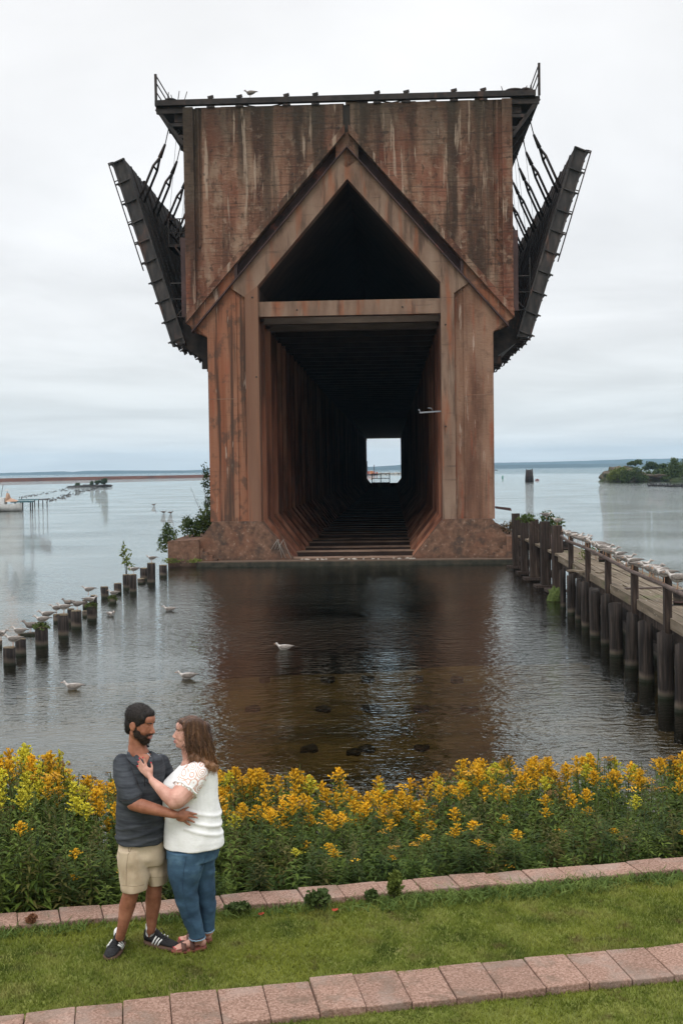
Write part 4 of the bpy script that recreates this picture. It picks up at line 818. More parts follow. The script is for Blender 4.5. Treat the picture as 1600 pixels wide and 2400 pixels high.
# ============================================================ KERBS, GRASS, FLOWERS
m_kerb = M('pink_exposed_aggregate_block', [(.15, .088, .062), (.25, .150, .112), (.33, .215, .168)], (60, 60, 60), 4, .9, .95, (110, 110, 110), lo=.35, hi=.65, rnd=.10, bdist=.006, extra=[((.12, .085, .06), (5, 5, 5), .50, .62, .55), ((.36, .28, .24), (2.5, 2.5, 2.5), .52, .64, .35), ((.62, .52, .46), (120, 120, 120), .62, .7, .55), ((.10, .06, .045), (80, 80, 80), .62, .72, .5), ((.16, .11, .08), (4, 4, 4), .6, .75, .45)])
m_kface = M('red_block_face', [(.14, .05, .035), (.21, .08, .06)], (20, 20, 20), 5, .4, .95)
def cap(mb, s0, s1, t0, t1, z0, z1, skew, r2):
    j = lambda: r2.uniform(-.006, .006)
    A = [st(s0, t1, z1+j()), st(s1, t1, z1+j()), st(s1+skew, t0, z1+j()-.012), st(s0+skew, t0, z1+j()-.012)]
    B_ = [Vector((p.x, p.y, z0)) for p in A]
    mb.add(B_+A, [(0, 1, 2, 3), (7, 6, 5, 4), (0, 4, 5, 1), (1, 5, 6, 2), (2, 6, 7, 3), (3, 7, 4, 0)])
def kerb(label, t0, t1, s0, s1, w, z0, z1, sk, seed, bend=lambda s_: 0):
    t = thing('block_kerb', label, 'kerb'); r2 = random.Random(seed); s_ = s0
    while s_ < s1:
        ww = w*r2.uniform(.97, 1.03); mb = MB(); bn = (bend(s_)+bend(s_+ww))/2; cap(mb, s_, s_+ww-r2.uniform(.004, .009), t0+bn+r2.uniform(-.006, .006), t1+bn+r2.uniform(-.006, .006), z0, z1+r2.uniform(-.007, .007), sk, r2); o = mb.build('cap_block', m_kerb, t)
        bv = o.modifiers.new('b', 'BEVEL'); bv.width = .008; bv.segments = 2; s_ += ww
    MB().beam(st(s0, t0+.09, z0-.03), st(s1, t0+.09, z0-.03), .08, .12).build('wall_face', m_kface, t)
    return t
kerb('far row of pink block coping at the foot of the goldenrod bank', -.245, 0, -3.6, 10, .31, 1.86, 1.955, .03, 1)
kerb('near row of larger pink block coping crossing the bottom of the lawn', -2.02, -1.575, -3.0, 8.5, .302, 1.83, 1.925, .0, 2, lambda s_: -.03*max(0, 2.4-s_)**1.5)
m_wd = M('kerb_weed_leaves', [(.05, .085, .018), (.10, .15, .03), (.17, .22, .05)], (4, 4, 4), 4, 0, .8, trans=.25)
# grass blades
m_grass = M('lawn_grass', [(.07, .10, .017), (.155, .19, .03), (.25, .265, .065)], (3, 3, 3), 6, 0, .8, trans=.3, spec=.2, lo=.35, hi=.65, extra=[((.26, .20, .09), (1.6, 1.6, 1.6), .56, .68, .6), ((.23, .25, .035), (.9, .9, .9), .5, .62, .6), ((.12, .075, .04), (5, 5, 5), .6, .68, .6), ((.06, .09, .01), (2.5, 2.5, 2.5), .58, .68, .6)])
def grass(name, n, s0, s1, t0, t1, hh, seed, mat=m_grass, wid=.0035, lean=.5, dens=None):
    rg = np.random.default_rng(seed); s_ = rg.uniform(s0, s1, n); t = rg.uniform(t0, t1, n)
    if dens: k = np.array([dens(a, b) for a, b in zip(s_, t)]) > rg.uniform(0, 1, n); s_, t = s_[k], t[k]
    n = len(s_); x = SP.x+SD.x*s_+SN.x*t; y = SP.y+SD.y*s_+SN.y*t; z = np.array([gz(q) for q in t])
    keep = np.ones(n, bool); px = 800+FP*x/np.maximum(y, .1); keep = (px > -150) & (px < 1750); x, y, z = x[keep], y[keep], z[keep]; n = len(x)
    h = hh*rg.uniform(.4, 1.3, n); a = rg.uniform(0, 2*np.pi, n); w = wid*rg.uniform(.6, 1.4, n); lx = rg.normal(0, lean, n)*h; ly = rg.normal(0, lean, n)*h
    b = np.stack([x, y, z-.004], 1); dx = np.stack([np.cos(a)*w, np.sin(a)*w, 0*a], 1); m1 = b+np.stack([lx*.35, ly*.35, h*.6], 1); tp = b+np.stack([lx, ly, h], 1)
    V = np.stack([b-dx, b+dx, m1+dx*.7, tp, m1-dx*.7], 1).reshape(-1, 3); i = np.arange(n)[:, None]*5
    F = np.concatenate([i+np.array([0, 1, 2, 4]), i+np.array([4, 2, 3, 3])]); F3 = np.concatenate([i+np.array([0, 1, 2]), i+np.array([0, 2, 4]), i+np.array([4, 2, 3])])
    return tag(npmesh(name, V, F3, mat), kind='stuff')
grass('lawn_grass', 120000, -.9, 6.6, -1.80, -.2, .032, 1)
grass('lawn_grass', 60000, .6, 6.8, -2.95, -2.01, .030, 2)
def edge_d(a, b): return .2+.8*(mnoise.noise(Vector((a*1.7, 0, 0))) > -.15)
grass('kerb_edge_weeds', 5000, -.6, 6.8, -.40, -.22, .06, 3, m_wd, .006, .9, edge_d)
grass('kerb_edge_weeds', 3200, 2.6, 6.8, -.52, -.22, .07, 4, m_wd, .007, .9, lambda a, b: .9 if mnoise.noise(Vector((a*2.1, 0, 5))) > -.05 else .1)
# ---- goldenrod variants
m_stem = M('green_stem', [(.06, .09, .02), (.14, .13, .04)], (3, 3, 3), 3, 0, .8)
m_lf = [M('goldenrod_leaf_%s' % n_, [a, b_, c_], (5, 5, 5), 3, 0, .7, rnd=.25, trans=.3, spec=.25) for n_, a, b_, c_ in (('deep', (.020, .040, .009), (.05, .085, .016), (.11, .155, .03)), ('fresh', (.05, .085, .012), (.095, .145, .02), (.17, .22, .035)), ('olive', (.05, .055, .014), (.10, .10, .022), (.16, .13, .04)))]
m_fl = [M('flower_%s' % n_, [a, b_], (40, 40, 40), 3, 0, .8, rnd=.18, trans=.2) for n_, a, b_ in (('golden', (.50, .27, .010), (.85, .50, .022)), ('lemon', (.42, .37, .02), (.72, .64, .06)), ('orange', (.40, .19, .012), (.68, .38, .03)), ('spent', (.10, .055, .015), (.22, .12, .03)))]
def plant_geo(seed, h, kind, nl=46, dense_=1.0):
    """returns dict part -> (V, F) ; kind: plume / flat / bud"""
    r = random.Random(seed); V = {'stem': [], 'leaves': [], 'flower_head': []}; F = {'stem': [], 'leaves': [], 'flower_head': []}
    lean = Vector((r.uniform(-.10, .10), r.uniform(-.12, .06), 0))
    def at(t): return Vector((lean.x*t*t*h, lean.y*t*t*h, h*t))
    def quad(part, a, b_, c_, d_): i = len(V[part]); V[part] += [a, b_, c_, d_]; F[part].append((i, i+1, i+2, i+3))
    def stick(a, b_, w0, w1):
        for ax in (Vector((1, 0, 0)), Vector((0, 1, 0))): quad('stem', a-ax*w0, a+ax*w0, b_+ax*w1, b_-ax*w1)
    for i in range(5): stick(at(i/5), at((i+1)/5), .004, .0033)
    for i in range(nl):
        t = .06+.88*(i+r.random())/nl; a = r.uniform(0, 6.283) if r.random() < .2 else i*2.4+r.uniform(-.3, .3)
        L_ = (.15*(1-t)**.4+.03)*r.uniform(.75, 1.25)*(.75 if kind == 'flat' else 1); w = L_*r.uniform(.09, .13)
        d = Vector((math.cos(a), math.sin(a), r.uniform(.1, .9)*(1.1 if t > .5 else .6))).normalized(); s_ = Vector((-math.sin(a), math.cos(a), r.uniform(-.4, .4)))*w
        o = at(t); md = o+d*L_*.5; e = o+d*L_+Vector((0, 0, -L_*r.uniform(.15, .6)))
        quad('leaves', o, md-s_, e, md+s_)
        if kind == 'flat' and t > .3:
            for q in (.3, .5, .7):
                for sg in (-1, 1): b0 = o.lerp(e, q); e2 = b0+s_*sg*3.2+d*L_*.15; quad('leaves', b0, b0+d*w*.5, e2, b0-d*w*.5)
    top = at(1)
    def bit(p, s_):
        a = Vector((r.gauss(0, 1), r.gauss(0, 1), r.gauss(0, 1))).normalized()*s_; b_ = a.cross(Vector((r.gauss(0, 1), r.gauss(0, 1), r.gauss(0, 1)))).normalized()*s_*.8; quad('flower_head', p-a, p-b_, p+a, p+b_)
    if kind == 'plume':
        nb_ = int(14*dense_); ph = r.uniform(.12, .2)
        for i in range(nb_):
            f = i/nb_; a = i*2.4+r.uniform(-.4, .4); o = at(1)-Vector((0, 0, ph*(1-f)))
            L_ = (.09*(1-f)+.022)*r.uniform(.7, 1.2); p = o; d = Vector((math.cos(a), math.sin(a), 1.1))
            for k in range(7):
                q = o+Vector((d.x*L_*k/7, d.y*L_*k/7, L_*(1.1*k/7-.5*(k/7)**2)))
                for _ in range(3): bit(q+Vector((r.gauss(0, .004), r.gauss(0, .004), .004+r.gauss(0, .004))), .0085*r.uniform(.7, 1.3))
            stick(o, q, .0015, .001)
        for k in range(16): bit(top+Vector((r.gauss(0, .004), r.gauss(0, .004), -.05+k*.0045)), .007)
    elif kind == 'flat':
        for i in range(int(11*dense_)):
            a = r.uniform(0, 6.28); rr = .075*r.random()**.5; c = top+Vector((math.cos(a)*rr, math.sin(a)*rr, r.uniform(-.012, .012)-rr*.2)); stick(top-Vector((0, 0, .09)), c, .0015, .001)
            n_ = 6; rad = .011*r.uniform(.8, 1.3); i0 = len(V['flower_head'])
            for k in range(3):
                b0 = 6.283*k/3; 
                quad('flower_head', c, c+Vector((math.cos(b0), math.sin(b0), -.3))*rad, c+Vector((math.cos(b0+1.05)*1.1, math.sin(b0+1.05)*1.1, 0))*rad+Vector((0, 0, .002)), c+Vector((math.cos(b0+2.1), math.sin(b0+2.1), -.3))*rad)
            quad('flower_head', c+Vector((-rad, 0, .0)), c+Vector((0, -rad, -.006)), c+Vector((rad, 0, .0)), c+Vector((0, rad, .008)))
    return {k: (np.array([tuple(v) for v in V[k]], dtype=np.float32).reshape(-1, 3), np.array(F[k], dtype=np.int32).reshape(-1, 4)) for k in V}
VARS = []
for i in range(14):
    kind = ('plume', 'plume', 'flat', 'plume', 'flat', 'plume', 'bud')[i % 7]
    VARS.append((kind, plant_geo(100+i, 1.0, kind, 40+6*(i % 4), (.9, 1.2, 1.5)[i % 3])))
# canopy outline of the bank, in picture coordinates: how high the back row stands
PROF = [(-300, 1760), (0, 1762), (60, 1752), (125, 1775), (150, 1822), (260, 1815), (380, 1822), (500, 1808), (560, 1815), (700, 1812), (760, 1835), (860, 1828), (960, 1855), (1010, 1825), (1080, 1790), (1170, 1770), (1250, 1792), (1300, 1805), (1350, 1775), (1420, 1768), (1480, 1790), (1530, 1775), (1600, 1775), (1900, 1775)]
def prof(px):
    for a, b_ in zip(PROF[:-1], PROF[1:]):
        if a[0] <= px <= b_[0]: return a[1]+(b_[1]-a[1])*(px-a[0])/(b_[0]-a[0])
    return 1775
r3 = random.Random(77); spots = []
while len(spots) < 1500:
    s_ = r3.uniform(-2.2, 9.2); t = .06+3.0*r3.random()**1.05; p = st(s_, t)
    px = 800+FP*p.x/p.y
    if not -140 < px < 1740: continue
    g = gz(t)+.0; f = min(1, max(0, (t-.1)/2.1)); f = f**.75
    ytop = prof(px)+(1-f)*190+r3.expovariate(1/22)-14*(r3.random() < .12)+34*mnoise.noise(Vector((px*.022, t*2, 0)))
    if r3.random() < .25: ytop += r3.uniform(20, 110)
    zt = CH-(ytop-(1100+(800-px)*ROL))/FP*p.y*1.0
    h = zt-g
    if h < .12: continue
    spots.append((p.x, p.y, g-.02, h, px, ytop, t))
spots.sort(key=lambda q: q[6])
# which plants carry visible heads: bloom zone by height in the picture
def bloom(px, ytop):
    b_ = prof(px); d = ytop-b_; reach = 95 if 480 < px < 1050 else 75 if px > 1050 else 110
    return r3.random() < (.64 if d < reach*.6 else .46 if d < reach else .11)
ng = 0; stuffV = {}; protos = {}
cand = []
for q in spots:
    bl = bloom(q[4], q[5]); cand.append((q, bl))
bl_idx = [i for i, c in enumerate(cand) if c[1]]; r3.shuffle(bl_idx)
front = set(sorted(bl_idx, key=lambda i: cand[i][0][6])[:40]); indiv = set(bl_idx[:240]) | front
COLW = {'plume': [0, 0, 0, 1, 0], 'flat': [2, 0, 2, 3, 2]}
acc = {}
for i, (q, bl) in enumerate(cand):
    x, y, z, h, px, yt, t = q
    if bl: vi = r3.choice([k for k in range(14) if VARS[k][0] != 'bud'])
    else: vi = r3.choice([6, 13])
    kind, geo = VARS[vi]; lm = (0, 1, 0, 1, 2)[(vi+i) % 5] if not bl else (0, 1, 1)[(vi) % 3]
    fm = r3.choice(COLW[kind]) if bl else 0
    if fm == 1 and px > 300 and r3.random() < .6: fm = 0
    if px < 140 and kind == 'plume' and bl: fm = r3.choice([1, 1, 0])
    rz = r3.uniform(0, 6.28); sc = h; sxy = .55+.45*h if h > .3 else .6
    if i in indiv:
        key = (vi, fm, lm)
        if key not in protos:
            t_ = thing('goldenrod' if kind == 'plume' else 'tansy', 'x', 'wildflower')
            npmesh('stem', *geo['stem'], m_stem, t_); npmesh('leaves', *geo['leaves'], m_lf[lm], t_); npmesh('flower_head', *geo['flower_head'], m_fl[fm], t_); protos[key] = t_
        else:
            src = protos[key]; t_ = src.copy(); link(t_)
            for c in src.children: link(c.copy(), t_)
        t_.location = (x, y, z); t_.rotation_euler = (0, 0, rz); t_.scale = (sxy, sxy, sc)
        nm_ = {('plume', 0): 'golden plume of goldenrod standing in the dense flower bank', ('plume', 1): 'paler lemon-yellow plume of goldenrod standing in the dense flower bank', ('flat', 2): 'flat-topped orange tansy head in the dense flower bank', ('flat', 0): 'flat-topped yellow tansy head in the dense flower bank', ('flat', 3): 'brown spent flat-topped tansy head in the dense flower bank'}[(kind, fm)]
        t_['label'] = ('tall ' if t > 1.2 else 'low ')+nm_.replace(' standing in the dense flower bank', '').replace(' in the dense flower bank', '')+' '+('at the bank back, ' if t > 1.2 else 'near the bank front, ')+('left of the man' if px < 255 else 'behind the couple' if px < 530 else 'just right of the woman' if px < 800 else 'below the dock centre' if px < 1050 else 'where the bank rises' if px < 1330 else 'at the right edge'); t_['group'] = 'goldenrod plants in the bank' if kind == 'plume' else 'tansy plants in the bank'
    else:
        c_, s_ = math.cos(rz), math.sin(rz)
        for part in ('stem', 'leaves', 'flower_head'):
            V, F = geo[part]
            if len(F) == 0: continue
            W = np.stack([(V[:, 0]*c_-V[:, 1]*s_)*sxy+x, (V[:, 0]*s_+V[:, 1]*c_)*sxy+y, V[:, 2]*sc+z], 1)
            mk = {'stem': 0, 'leaves': 1+lm, 'flower_head': 4+fm}[part]; acc.setdefault(mk, [[], [], 0]); A = acc[mk]
            A[0].append(W); A[1].append(F+A[2]); A[2] += len(V)
Vs = []; Fs = []; mi = []; off = 0
for mk, A in acc.items():
    V = np.concatenate(A[0]); F = np.concatenate(A[1])+off; Vs.append(V); Fs.append(F); mi += [mk]*len(F); off += len(V)
tag(npmesh('wildflower_thicket', np.concatenate(Vs), np.concatenate(Fs), None, mats=[m_stem]+m_lf+m_fl, mi=mi), kind='stuff')
# low undergrowth behind the kerb
rg = np.random.default_rng(5); blobs = []
for i in range(150):
    s_ = r3.uniform(-1.5, 8); t = r3.uniform(.08, 1.6); p = st(s_, t, gz(t)+.08); blobs.append(((p.x, p.y, p.z+.04), (.16, .12, .14+.05*t)))
V, F = leaf_cloud(blobs, 16000, .026, rg, .35); tag(npmesh('undergrowth', V, F, m_lf[0]), kind='stuff')
# dark earth litter, big leafy tufts in front
def tuft(px, py, h, w, n, lb, mat, seed):
    h *= .8; w *= .7
    q = on_z(px, py, 1.93); shrub('weed', lb, 'weed', q, [((0, 0, h*.55), (w, w*.7, h*.5)), ((w*.3, 0, h*.85), (w*.5, w*.4, h*.25)), ((-w*.7, 0, h*.4), (w*.5, w*.4, h*.3))], n, .022, mat, seed, 7, .004)
tuft(927, 2103, .24, .075, 420, 'bright green feathery weed growing up in front of the far coping', m_leaf_y, 91)
tuft(748, 2122, .14, .13, 380, 'spreading ferny weed on the far coping, left of the bright tuft', m_leaf_m, 92)
tuft(870, 2108, .09, .07, 160, 'small ferny weed just left of the bright green tuft', m_leaf_m, 93)
tuft(560, 2132, .06, .12, 260, 'low weed mat by the missing grass at the far coping', m_leaf_m, 94)
tuft(75, 2166, .08, .05, 100, 'reddish dried weed on the leftmost far coping blocks', LM('red_dry_leaves', (.12, .05, .03), (.22, .10, .05), (.2, .14, .06)), 95)
for px, py, lb in ((612, 2143, 'red fallen leaf on the grass right of the woman'), (785, 2134, 'red fallen leaf on the grass below the ferny weed')):
    q = on_z(px, py, 1.92); mb = MB(); mb.add([(0, -.013, 0), (.023, -.006, .009), (.02, .013, .014), (-.004, .02, .006), (-.023, .01, .011), (-.02, -.008, .0)], [(0, 1, 2, 3), (0, 3, 4, 5)])
    o = mb.build('fallen_leaf', M('red_leaf', [(.42, .06, .03)], trans=.3)); o.location = q; tag(o, lb, 'leaf')
# ============================================================ THE COUPLE
YF = 8.06; GZ = 1.897
def W(px, py, dy=0.0): return at_y(px, py, YF+dy)
def remesh(mb, name, mat, parent, vox=.005, smooth=4, disp=None, decim=None):
    me = mb.mesh('tmp'); bm = bmesh.new(); bm.from_mesh(me); bmesh.ops.recalc_face_normals(bm, faces=bm.faces); bm.to_mesh(me); bm.free()
    o = bpy.data.objects.new('tmp', me); link(o)
    r = o.modifiers.new('r', 'REMESH'); r.mode = 'VOXEL'; r.voxel_size = vox; r.use_smooth_shade = True
    s_ = o.modifiers.new('s', 'SMOOTH'); s_.factor = .5; s_.iterations = smooth
    dg = bpy.context.evaluated_depsgraph_get(); dg.update(); m2 = bpy.data.meshes.new_from_object(o.evaluated_get(dg)); m2.name = name
    bpy.data.objects.remove(o); bpy.data.meshes.remove(me)
    if disp:
        n = len(m2.vertices); co = np.empty(n*3, np.float32); m2.vertices.foreach_get('co', co); co = co.reshape(-1, 3); no = np.array([v.normal[:] for v in m2.vertices], np.float32)
        d = np.array([disp(Vector(c)) for c in co], np.float32)[:, None]; m2.vertices.foreach_set('co', (co+no*d).ravel()); m2.update()
    m2.materials.clear(); m2.materials.append(mat); m2.polygons.foreach_set('use_smooth', np.ones(len(m2.polygons), bool))
    return link(bpy.data.objects.new(name, m2), parent)
def limb(mb, pts, rs, n=14):
    mb.tube(pts, rs, n)
    for p, r in zip(pts, rs): mb.ell(p, (r, r, r), None, n, 10)
def rings(mb, rr, n=28, pw=1.0):   # rr: (pxL, pxR, py, halfdepth, dy)
    R = []
    for l, r, py, b, dy in rr:
        a = W(l, py, dy); c = W(r, py, dy); cx = (a.x+c.x)/2; cz = (a.z+c.z)/2; hw = (c.x-a.x)/2
        R.append([(cx+hw*abs(math.cos(t))**pw*math.copysign(1, math.cos(t)), YF+dy+b*math.sin(t), cz) for t in [2*math.pi*j/n for j in range(n)]])
    mb.loft(R)
def frame(c, fwd, up=(0, 0, 1), s_=1.0):
    f = Vector(fwd).normalized(); u = Vector(up); x = f.cross(u).normalized(); u = x.cross(f).normalized()
    R = Matrix((x, f, u)).transposed(); return lambda p: Vector(c)+R@(Vector(p)*s_), R
def skin(name, a, b_, c): return M(name, [a, b_, c], (14, 14, 14), 5, .1, .55, spec=.35, bscale=(120, 120, 120), bdist=.002)
m_skm = skin('tanned_skin', (.20, .075, .042), (.30, .12, .07), (.38, .165, .10)); m_skw = skin('fair_skin', (.42, .20, .15), (.53, .285, .22), (.60, .34, .27))
m_hairm = M('short_black_hair', [(.006, .005, .005), (.025, .018, .015)], (150, 150, 60), 4, .8, .7, spec=.3, bdist=.003)
m_beard = M('dark_beard', [(.012, .008, .006), (.045, .028, .020)], (160, 160, 90), 4, 1.0, .8, bdist=.004)
m_hairw = M('wavy_brown_hair', [(.03, .014, .008), (.07, .032, .017), (.14, .07, .035)], (45, 45, 7), 6, 1.0, .5, (60, 60, 9), spec=.4, bdist=.006, extra=[((.26, .125, .05), 'z', 3.42, 3.24, .8, .08)])
m_polo = M('heather_charcoal_knit', [(.018, .021, .026), (.040, .045, .053), (.062, .068, .078)], (5, 5, 45), 5, .5, .9, (12, 12, 5), bdist=.01)
m_kh = M('khaki_cotton', [(.34, .26, .17), (.46, .37, .26), (.52, .43, .31)], (6, 6, 4), 6, .6, .9, (9, 9, 7), bdist=.012)
m_jean = M('blue_denim', [(.022, .05, .085), (.042, .09, .145), (.095, .175, .245)], (5, 5, 7), 6, .6, .85, (8, 8, 14), bdist=.012, lo=.36, hi=.72)
m_white = M('white_cotton', [(.78, .78, .77), (.85, .85, .84)], (8, 8, 8), 5, .4, .85, (14, 14, 26), bdist=.012)
m_sock = M('white_sock', [(.72, .72, .72)], rough=.9)
m_blk = M('black_suede', [(.008, .008, .009), (.018, .018, .02)], (40, 40, 40), 4, .3, .8); m_gum = M('gum_sole', [(.09, .05, .035)], rough=.8); m_wstripe = M('white_stripe', [(.75, .75, .72)], rough=.7)
m_red = M('red_nail_varnish', [(.55, .03, .05)], rough=.25, spec=.6); m_lip = M('lip', [(.36, .12, .10)], rough=.5); m_eyew = M('eye_white', [(.6, .58, .55)], rough=.3); m_dk = M('dark_iris', [(.02, .012, .01)], rough=.3)
m_san = M('brown_sandal_leather', [(.07, .03, .022), (.12, .055, .04)], (20, 20, 20), 4, .3, .6); m_sanr = M('sandal_rim', [(.20, .06, .045)], rough=.7)
def head(mb, P, R, male):
    e = lambda c, r: mb.ell(P(c), tuple(k*sc for k in r), R, 18, 12); sc = male and HM or HW
    e((0, -.012, .045), (.077, .098, .083)); e((0, .02, -.01), (.067, .078, .085)); e((0, .03, -.055), (.054, .058, .058)); e((0, .066, -.09), (.024, .022, .020))
    e((0, .062, .05), (.055, .036, .042))
    for s in (-1, 1):
        e((s*.034, .056, -.028), (.026, .024, .030)); e((s*.045, .005, -.055), (.022, .045, .035)); e((s*.026, .083, .030), (.020, .011, .006)); e((s*.031, .073, .006), (.015, .013, .012))
        e((s*.078, -.008, -.008), (.010, .020, .032)); e((s*.083, -.016, .0), (.005, .017, .026)); e((s*.011, .098, -.033), (.009, .011, .008))
    for k in range(7):
        t = k/6; e((0, .084+(.026 if male else .021)*t, .020-.047*t), (.0085+.004*t, .010+.003*t, .010))
    e((0, .089, -.055), (.021, .010, .006)); e((0, .088, -.067), (.019, .010, .007)); e((0, .078, -.062), (.03, .016, .02))
def face_bits(P, R, sc, par, male, smile=True):
    mb = MB()
    for s in (-1, 1):
        eb = [P((s*(.014+.012*k), .0935-.004*k*k*.5, .030+.004*math.sin(k*.8)))for k in range(4)]; MB().tube(eb, [.0035*sc, .0045*sc, .004*sc, .002*sc], 6).build('eyebrow', m_hairm if male else m_hairw, par)
        MB().ell(P((s*.031, .081, .007)), (.009*sc, .005*sc, .0032*sc), R, 10, 6).build('eye', m_dk, par)
        MB().tube([P((s*(.020+.007*k), .0865-.0025*k*k*.6, .012+(.0015 if k in (1, 2) else 0))) for k in range(4)], .0016*sc, 5).build('eyelash', m_dk, par)
    MB().tube([P((-.024, .088, -.055)), P((-.010, .0985, -.058)), P((0, .1005, -.0585)), P((.010, .0985, -.058)), P((.024, .088, -.055))], [.002*sc, .0045*sc, .005*sc, .0045*sc, .002*sc], 7).build('upper_lip', m_lip, par)
    MB().tube([P((-.020, .088, -.064)), P((-.008, .0965, -.070)), P((.008, .0965, -.070)), P((.020, .088, -.064))], [.002*sc, .006*sc, .006*sc, .002*sc], 7).build('lower_lip', m_lip, par)
    MB().tube([P((-.018, .091, -.060)), P((0, .0995, -.064)), P((.018, .091, -.060))], [.002*sc, .0035*sc, .002*sc], 6).build('teeth', m_eyew, par)
def hand(mb, wrist, palm, pr, R, fingers, r0=.0092):
    limb(mb, [wrist, palm], [pr[1]*1.4, pr[1]*1.2]); mb.ell(palm, pr, R, 16, 10)
    for f in fingers:
        mb.tube(f, [r0, r0*.98, r0*.85, r0*.7][:len(f)] if len(f) > 2 else [r0, r0*.8], 10)
        for q, r in zip(f, [r0, r0*.98, r0*.85, r0*.7]): mb.ell(q, (r, r, r), None, 10, 8)
from mathutils.bvhtree import BVHTree
def snap(ob, px, py, off=.001):
    if 'bvh' not in CACHE or CACHE['ob'] != ob.name:
        me = ob.data; CACHE['bvh'] = BVHTree.FromPolygons([v.co[:] for v in me.vertices], [p.vertices[:] for p in me.polygons]); CACHE['ob'] = ob.name
    d = ray(px, py).normalized(); loc, nn_, i_, dd = CACHE['bvh'].ray_cast(CC, d)
    return None if loc is None else loc+nn_*off
CACHE = {}
def seam(ob, pts, r, mat, par, name='side_seam', sub=8):
    q = []
    for a, b_ in zip(pts[:-1], pts[1:]):
        for k in range(sub): s2 = snap(ob, a[0]+(b_[0]-a[0])*k/sub, a[1]+(b_[1]-a[1])*k/sub, .0005); q += [s2] if s2 else []
    return MB().tube(q, r, 4).build(name, mat, par)
# ---------------- man
man = thing('person', 'bearded man in charcoal polo and khaki shorts, his hand on the woman\'s waist', 'person', (W(318, 2225).x, YF, GZ))
def rel(par):      # children are built in world space, parent sits at its base
    for c in par.children: c.matrix_parent_inverse = Matrix.Translation(par.location).inverted()
HM = 1.05; PM, RM = frame(W(328, 1697, -.02), (.95, -.34, -.20), (.12, 0, 1), HM)
b = MB(); head(b, PM, RM, True)
limb(b, [W(322, 1706, .0), W(322, 1750, .0)], [.057, .062]); limb(b, [W(322, 1752, 0), W(328, 1785, 0)], [.066, .09])
rings(b, [(290, 372, 1790, .09, 0), (285, 376, 1830, .12, 0), (284, 374, 1900, .12, 0), (286, 378, 1960, .12, 0), (290, 376, 2000, .12, 0)])
EL = W(313, 1884, -.24); WR = W(409, 1909, -.25)
limb(b, [W(297, 1802, -.07), W(302, 1842, -.175), EL], [.05, .048, .045]); limb(b, [EL, EL.lerp(WR, .25), EL.lerp(WR, .6), WR], [.046, .048, .039, .0285])
limb(b, [W(376, 1800, .12), W(392, 1850, .23), W(402, 1880, .27)], [.06, .055, .045]); limb(b, [W(402, 1880, .27), W(430, 1885, .27), W(452, 1880, .235)], [.044, .038, .028])
hd = lambda x, y, d=-.205: W(x, y, d)
hand(b, WR, hd(426, 1913, -.225), (.048, .017, .041), Matrix.Rotation(.12, 3, 'Y'), [
    [hd(436, 1903, -.215), hd(446, 1905), hd(454, 1907), hd(461, 1908)], [hd(438, 1911, -.215), hd(448, 1913), hd(456, 1915), hd(463, 1917)],
    [hd(437, 1919, -.215), hd(445, 1922), hd(451, 1925), hd(456, 1927)], [hd(432, 1924, -.215), hd(437, 1928), hd(442, 1932), hd(446, 1934)],
    [hd(419, 1905, -.235), hd(427, 1899, -.225), hd(435, 1895, -.215), hd(442, 1892, -.21)]], .0095)
hl = lambda x, y: W(x, y, .21); hand(b, W(452, 1880, .235), hl(464, 1882), (.045, .016, .038), None, [[hl(474, 1876), hl(482, 1876), hl(490, 1877)], [hl(475, 1882), hl(484, 1883), hl(492, 1884)], [hl(474, 1888), hl(482, 1890), hl(490, 1892)], [hl(470, 1893), hl(478, 1897), hl(484, 1900)], [hl(460, 1874), hl(466, 1868), hl(472, 1864)]])
HR, HL_ = W(309, 1990, -.06), W(362, 1990, .06); KR, KL = W(307, 2092, -.10), W(361, 2090, .05); AR, AL = W(282, 2196, -.03), W(354, 2180, .09)
limb(b, [HR, KR.lerp(HR, .4), KR], [.07, .065, .056]); limb(b, [KR, KR.lerp(AR, .3)+Vector((-.004, .012, 0)), KR.lerp(AR, .7), AR], [.056, .058, .041, .033])
limb(b, [HL_, KL.lerp(HL_, .4), KL], [.07, .065, .056]); limb(b, [KL, KL.lerp(AL, .3)+Vector((0, .015, 0)), KL.lerp(AL, .7), AL], [.056, .057, .041, .033])
def shoe_dirs(heel, toe): d = (toe-heel); d.z = 0; d.normalize(); return d
hR, tR = on_z(286, 2214, GZ), on_z(263, 2243, GZ); hL, tL = on_z(341, 2211, GZ), on_z(405, 2225, GZ)
dR, dL_ = shoe_dirs(hR, tR), shoe_dirs(hL, tL)
for an, h_, d in ((AR, hR, dR), (AL, hL, dL_)): limb(b, [an, Vector((h_.x, h_.y, 0))+d*.06+Vector((0, 0, GZ+.06)), Vector((h_.x, h_.y, 0))+d*.18+Vector((0, 0, GZ+.035))], [.033, .032, .018])
remesh(b, 'body', m_skm, man, .0048, 4); face_bits(PM, RM, HM, man, True)
def wr(amp, sx, sy, sz, sh=0.0):
    def rg_(q): return .5-1.6*abs(mnoise.noise(q))
    def f(c): return amp*(mnoise.noise(Vector((c.x*sx+c.z*sh, c.y*sy, c.z*sz)))+.9*rg_(Vector((c.x*sx*.9+c.z*sh*.8, c.y*sy, c.z*sz*.8+3)))+.5*mnoise.noise(Vector((c.x*sx*2.3-c.z*sh, c.y*sy*2, c.z*sz*2.1+7))))
    return f
h = MB(); e = lambda c, r, mb_=None: (mb_ or h).ell(PM(c), tuple(k*HM for k in r), RM, 20, 12)
e((0, -.014, .053), (.084, .101, .085)); e((0, -.045, .0), (.070, .060, .075)); e((0, -.062, -.045), (.052, .034, .04)); e((0, .045, .085), (.056, .044, .032))
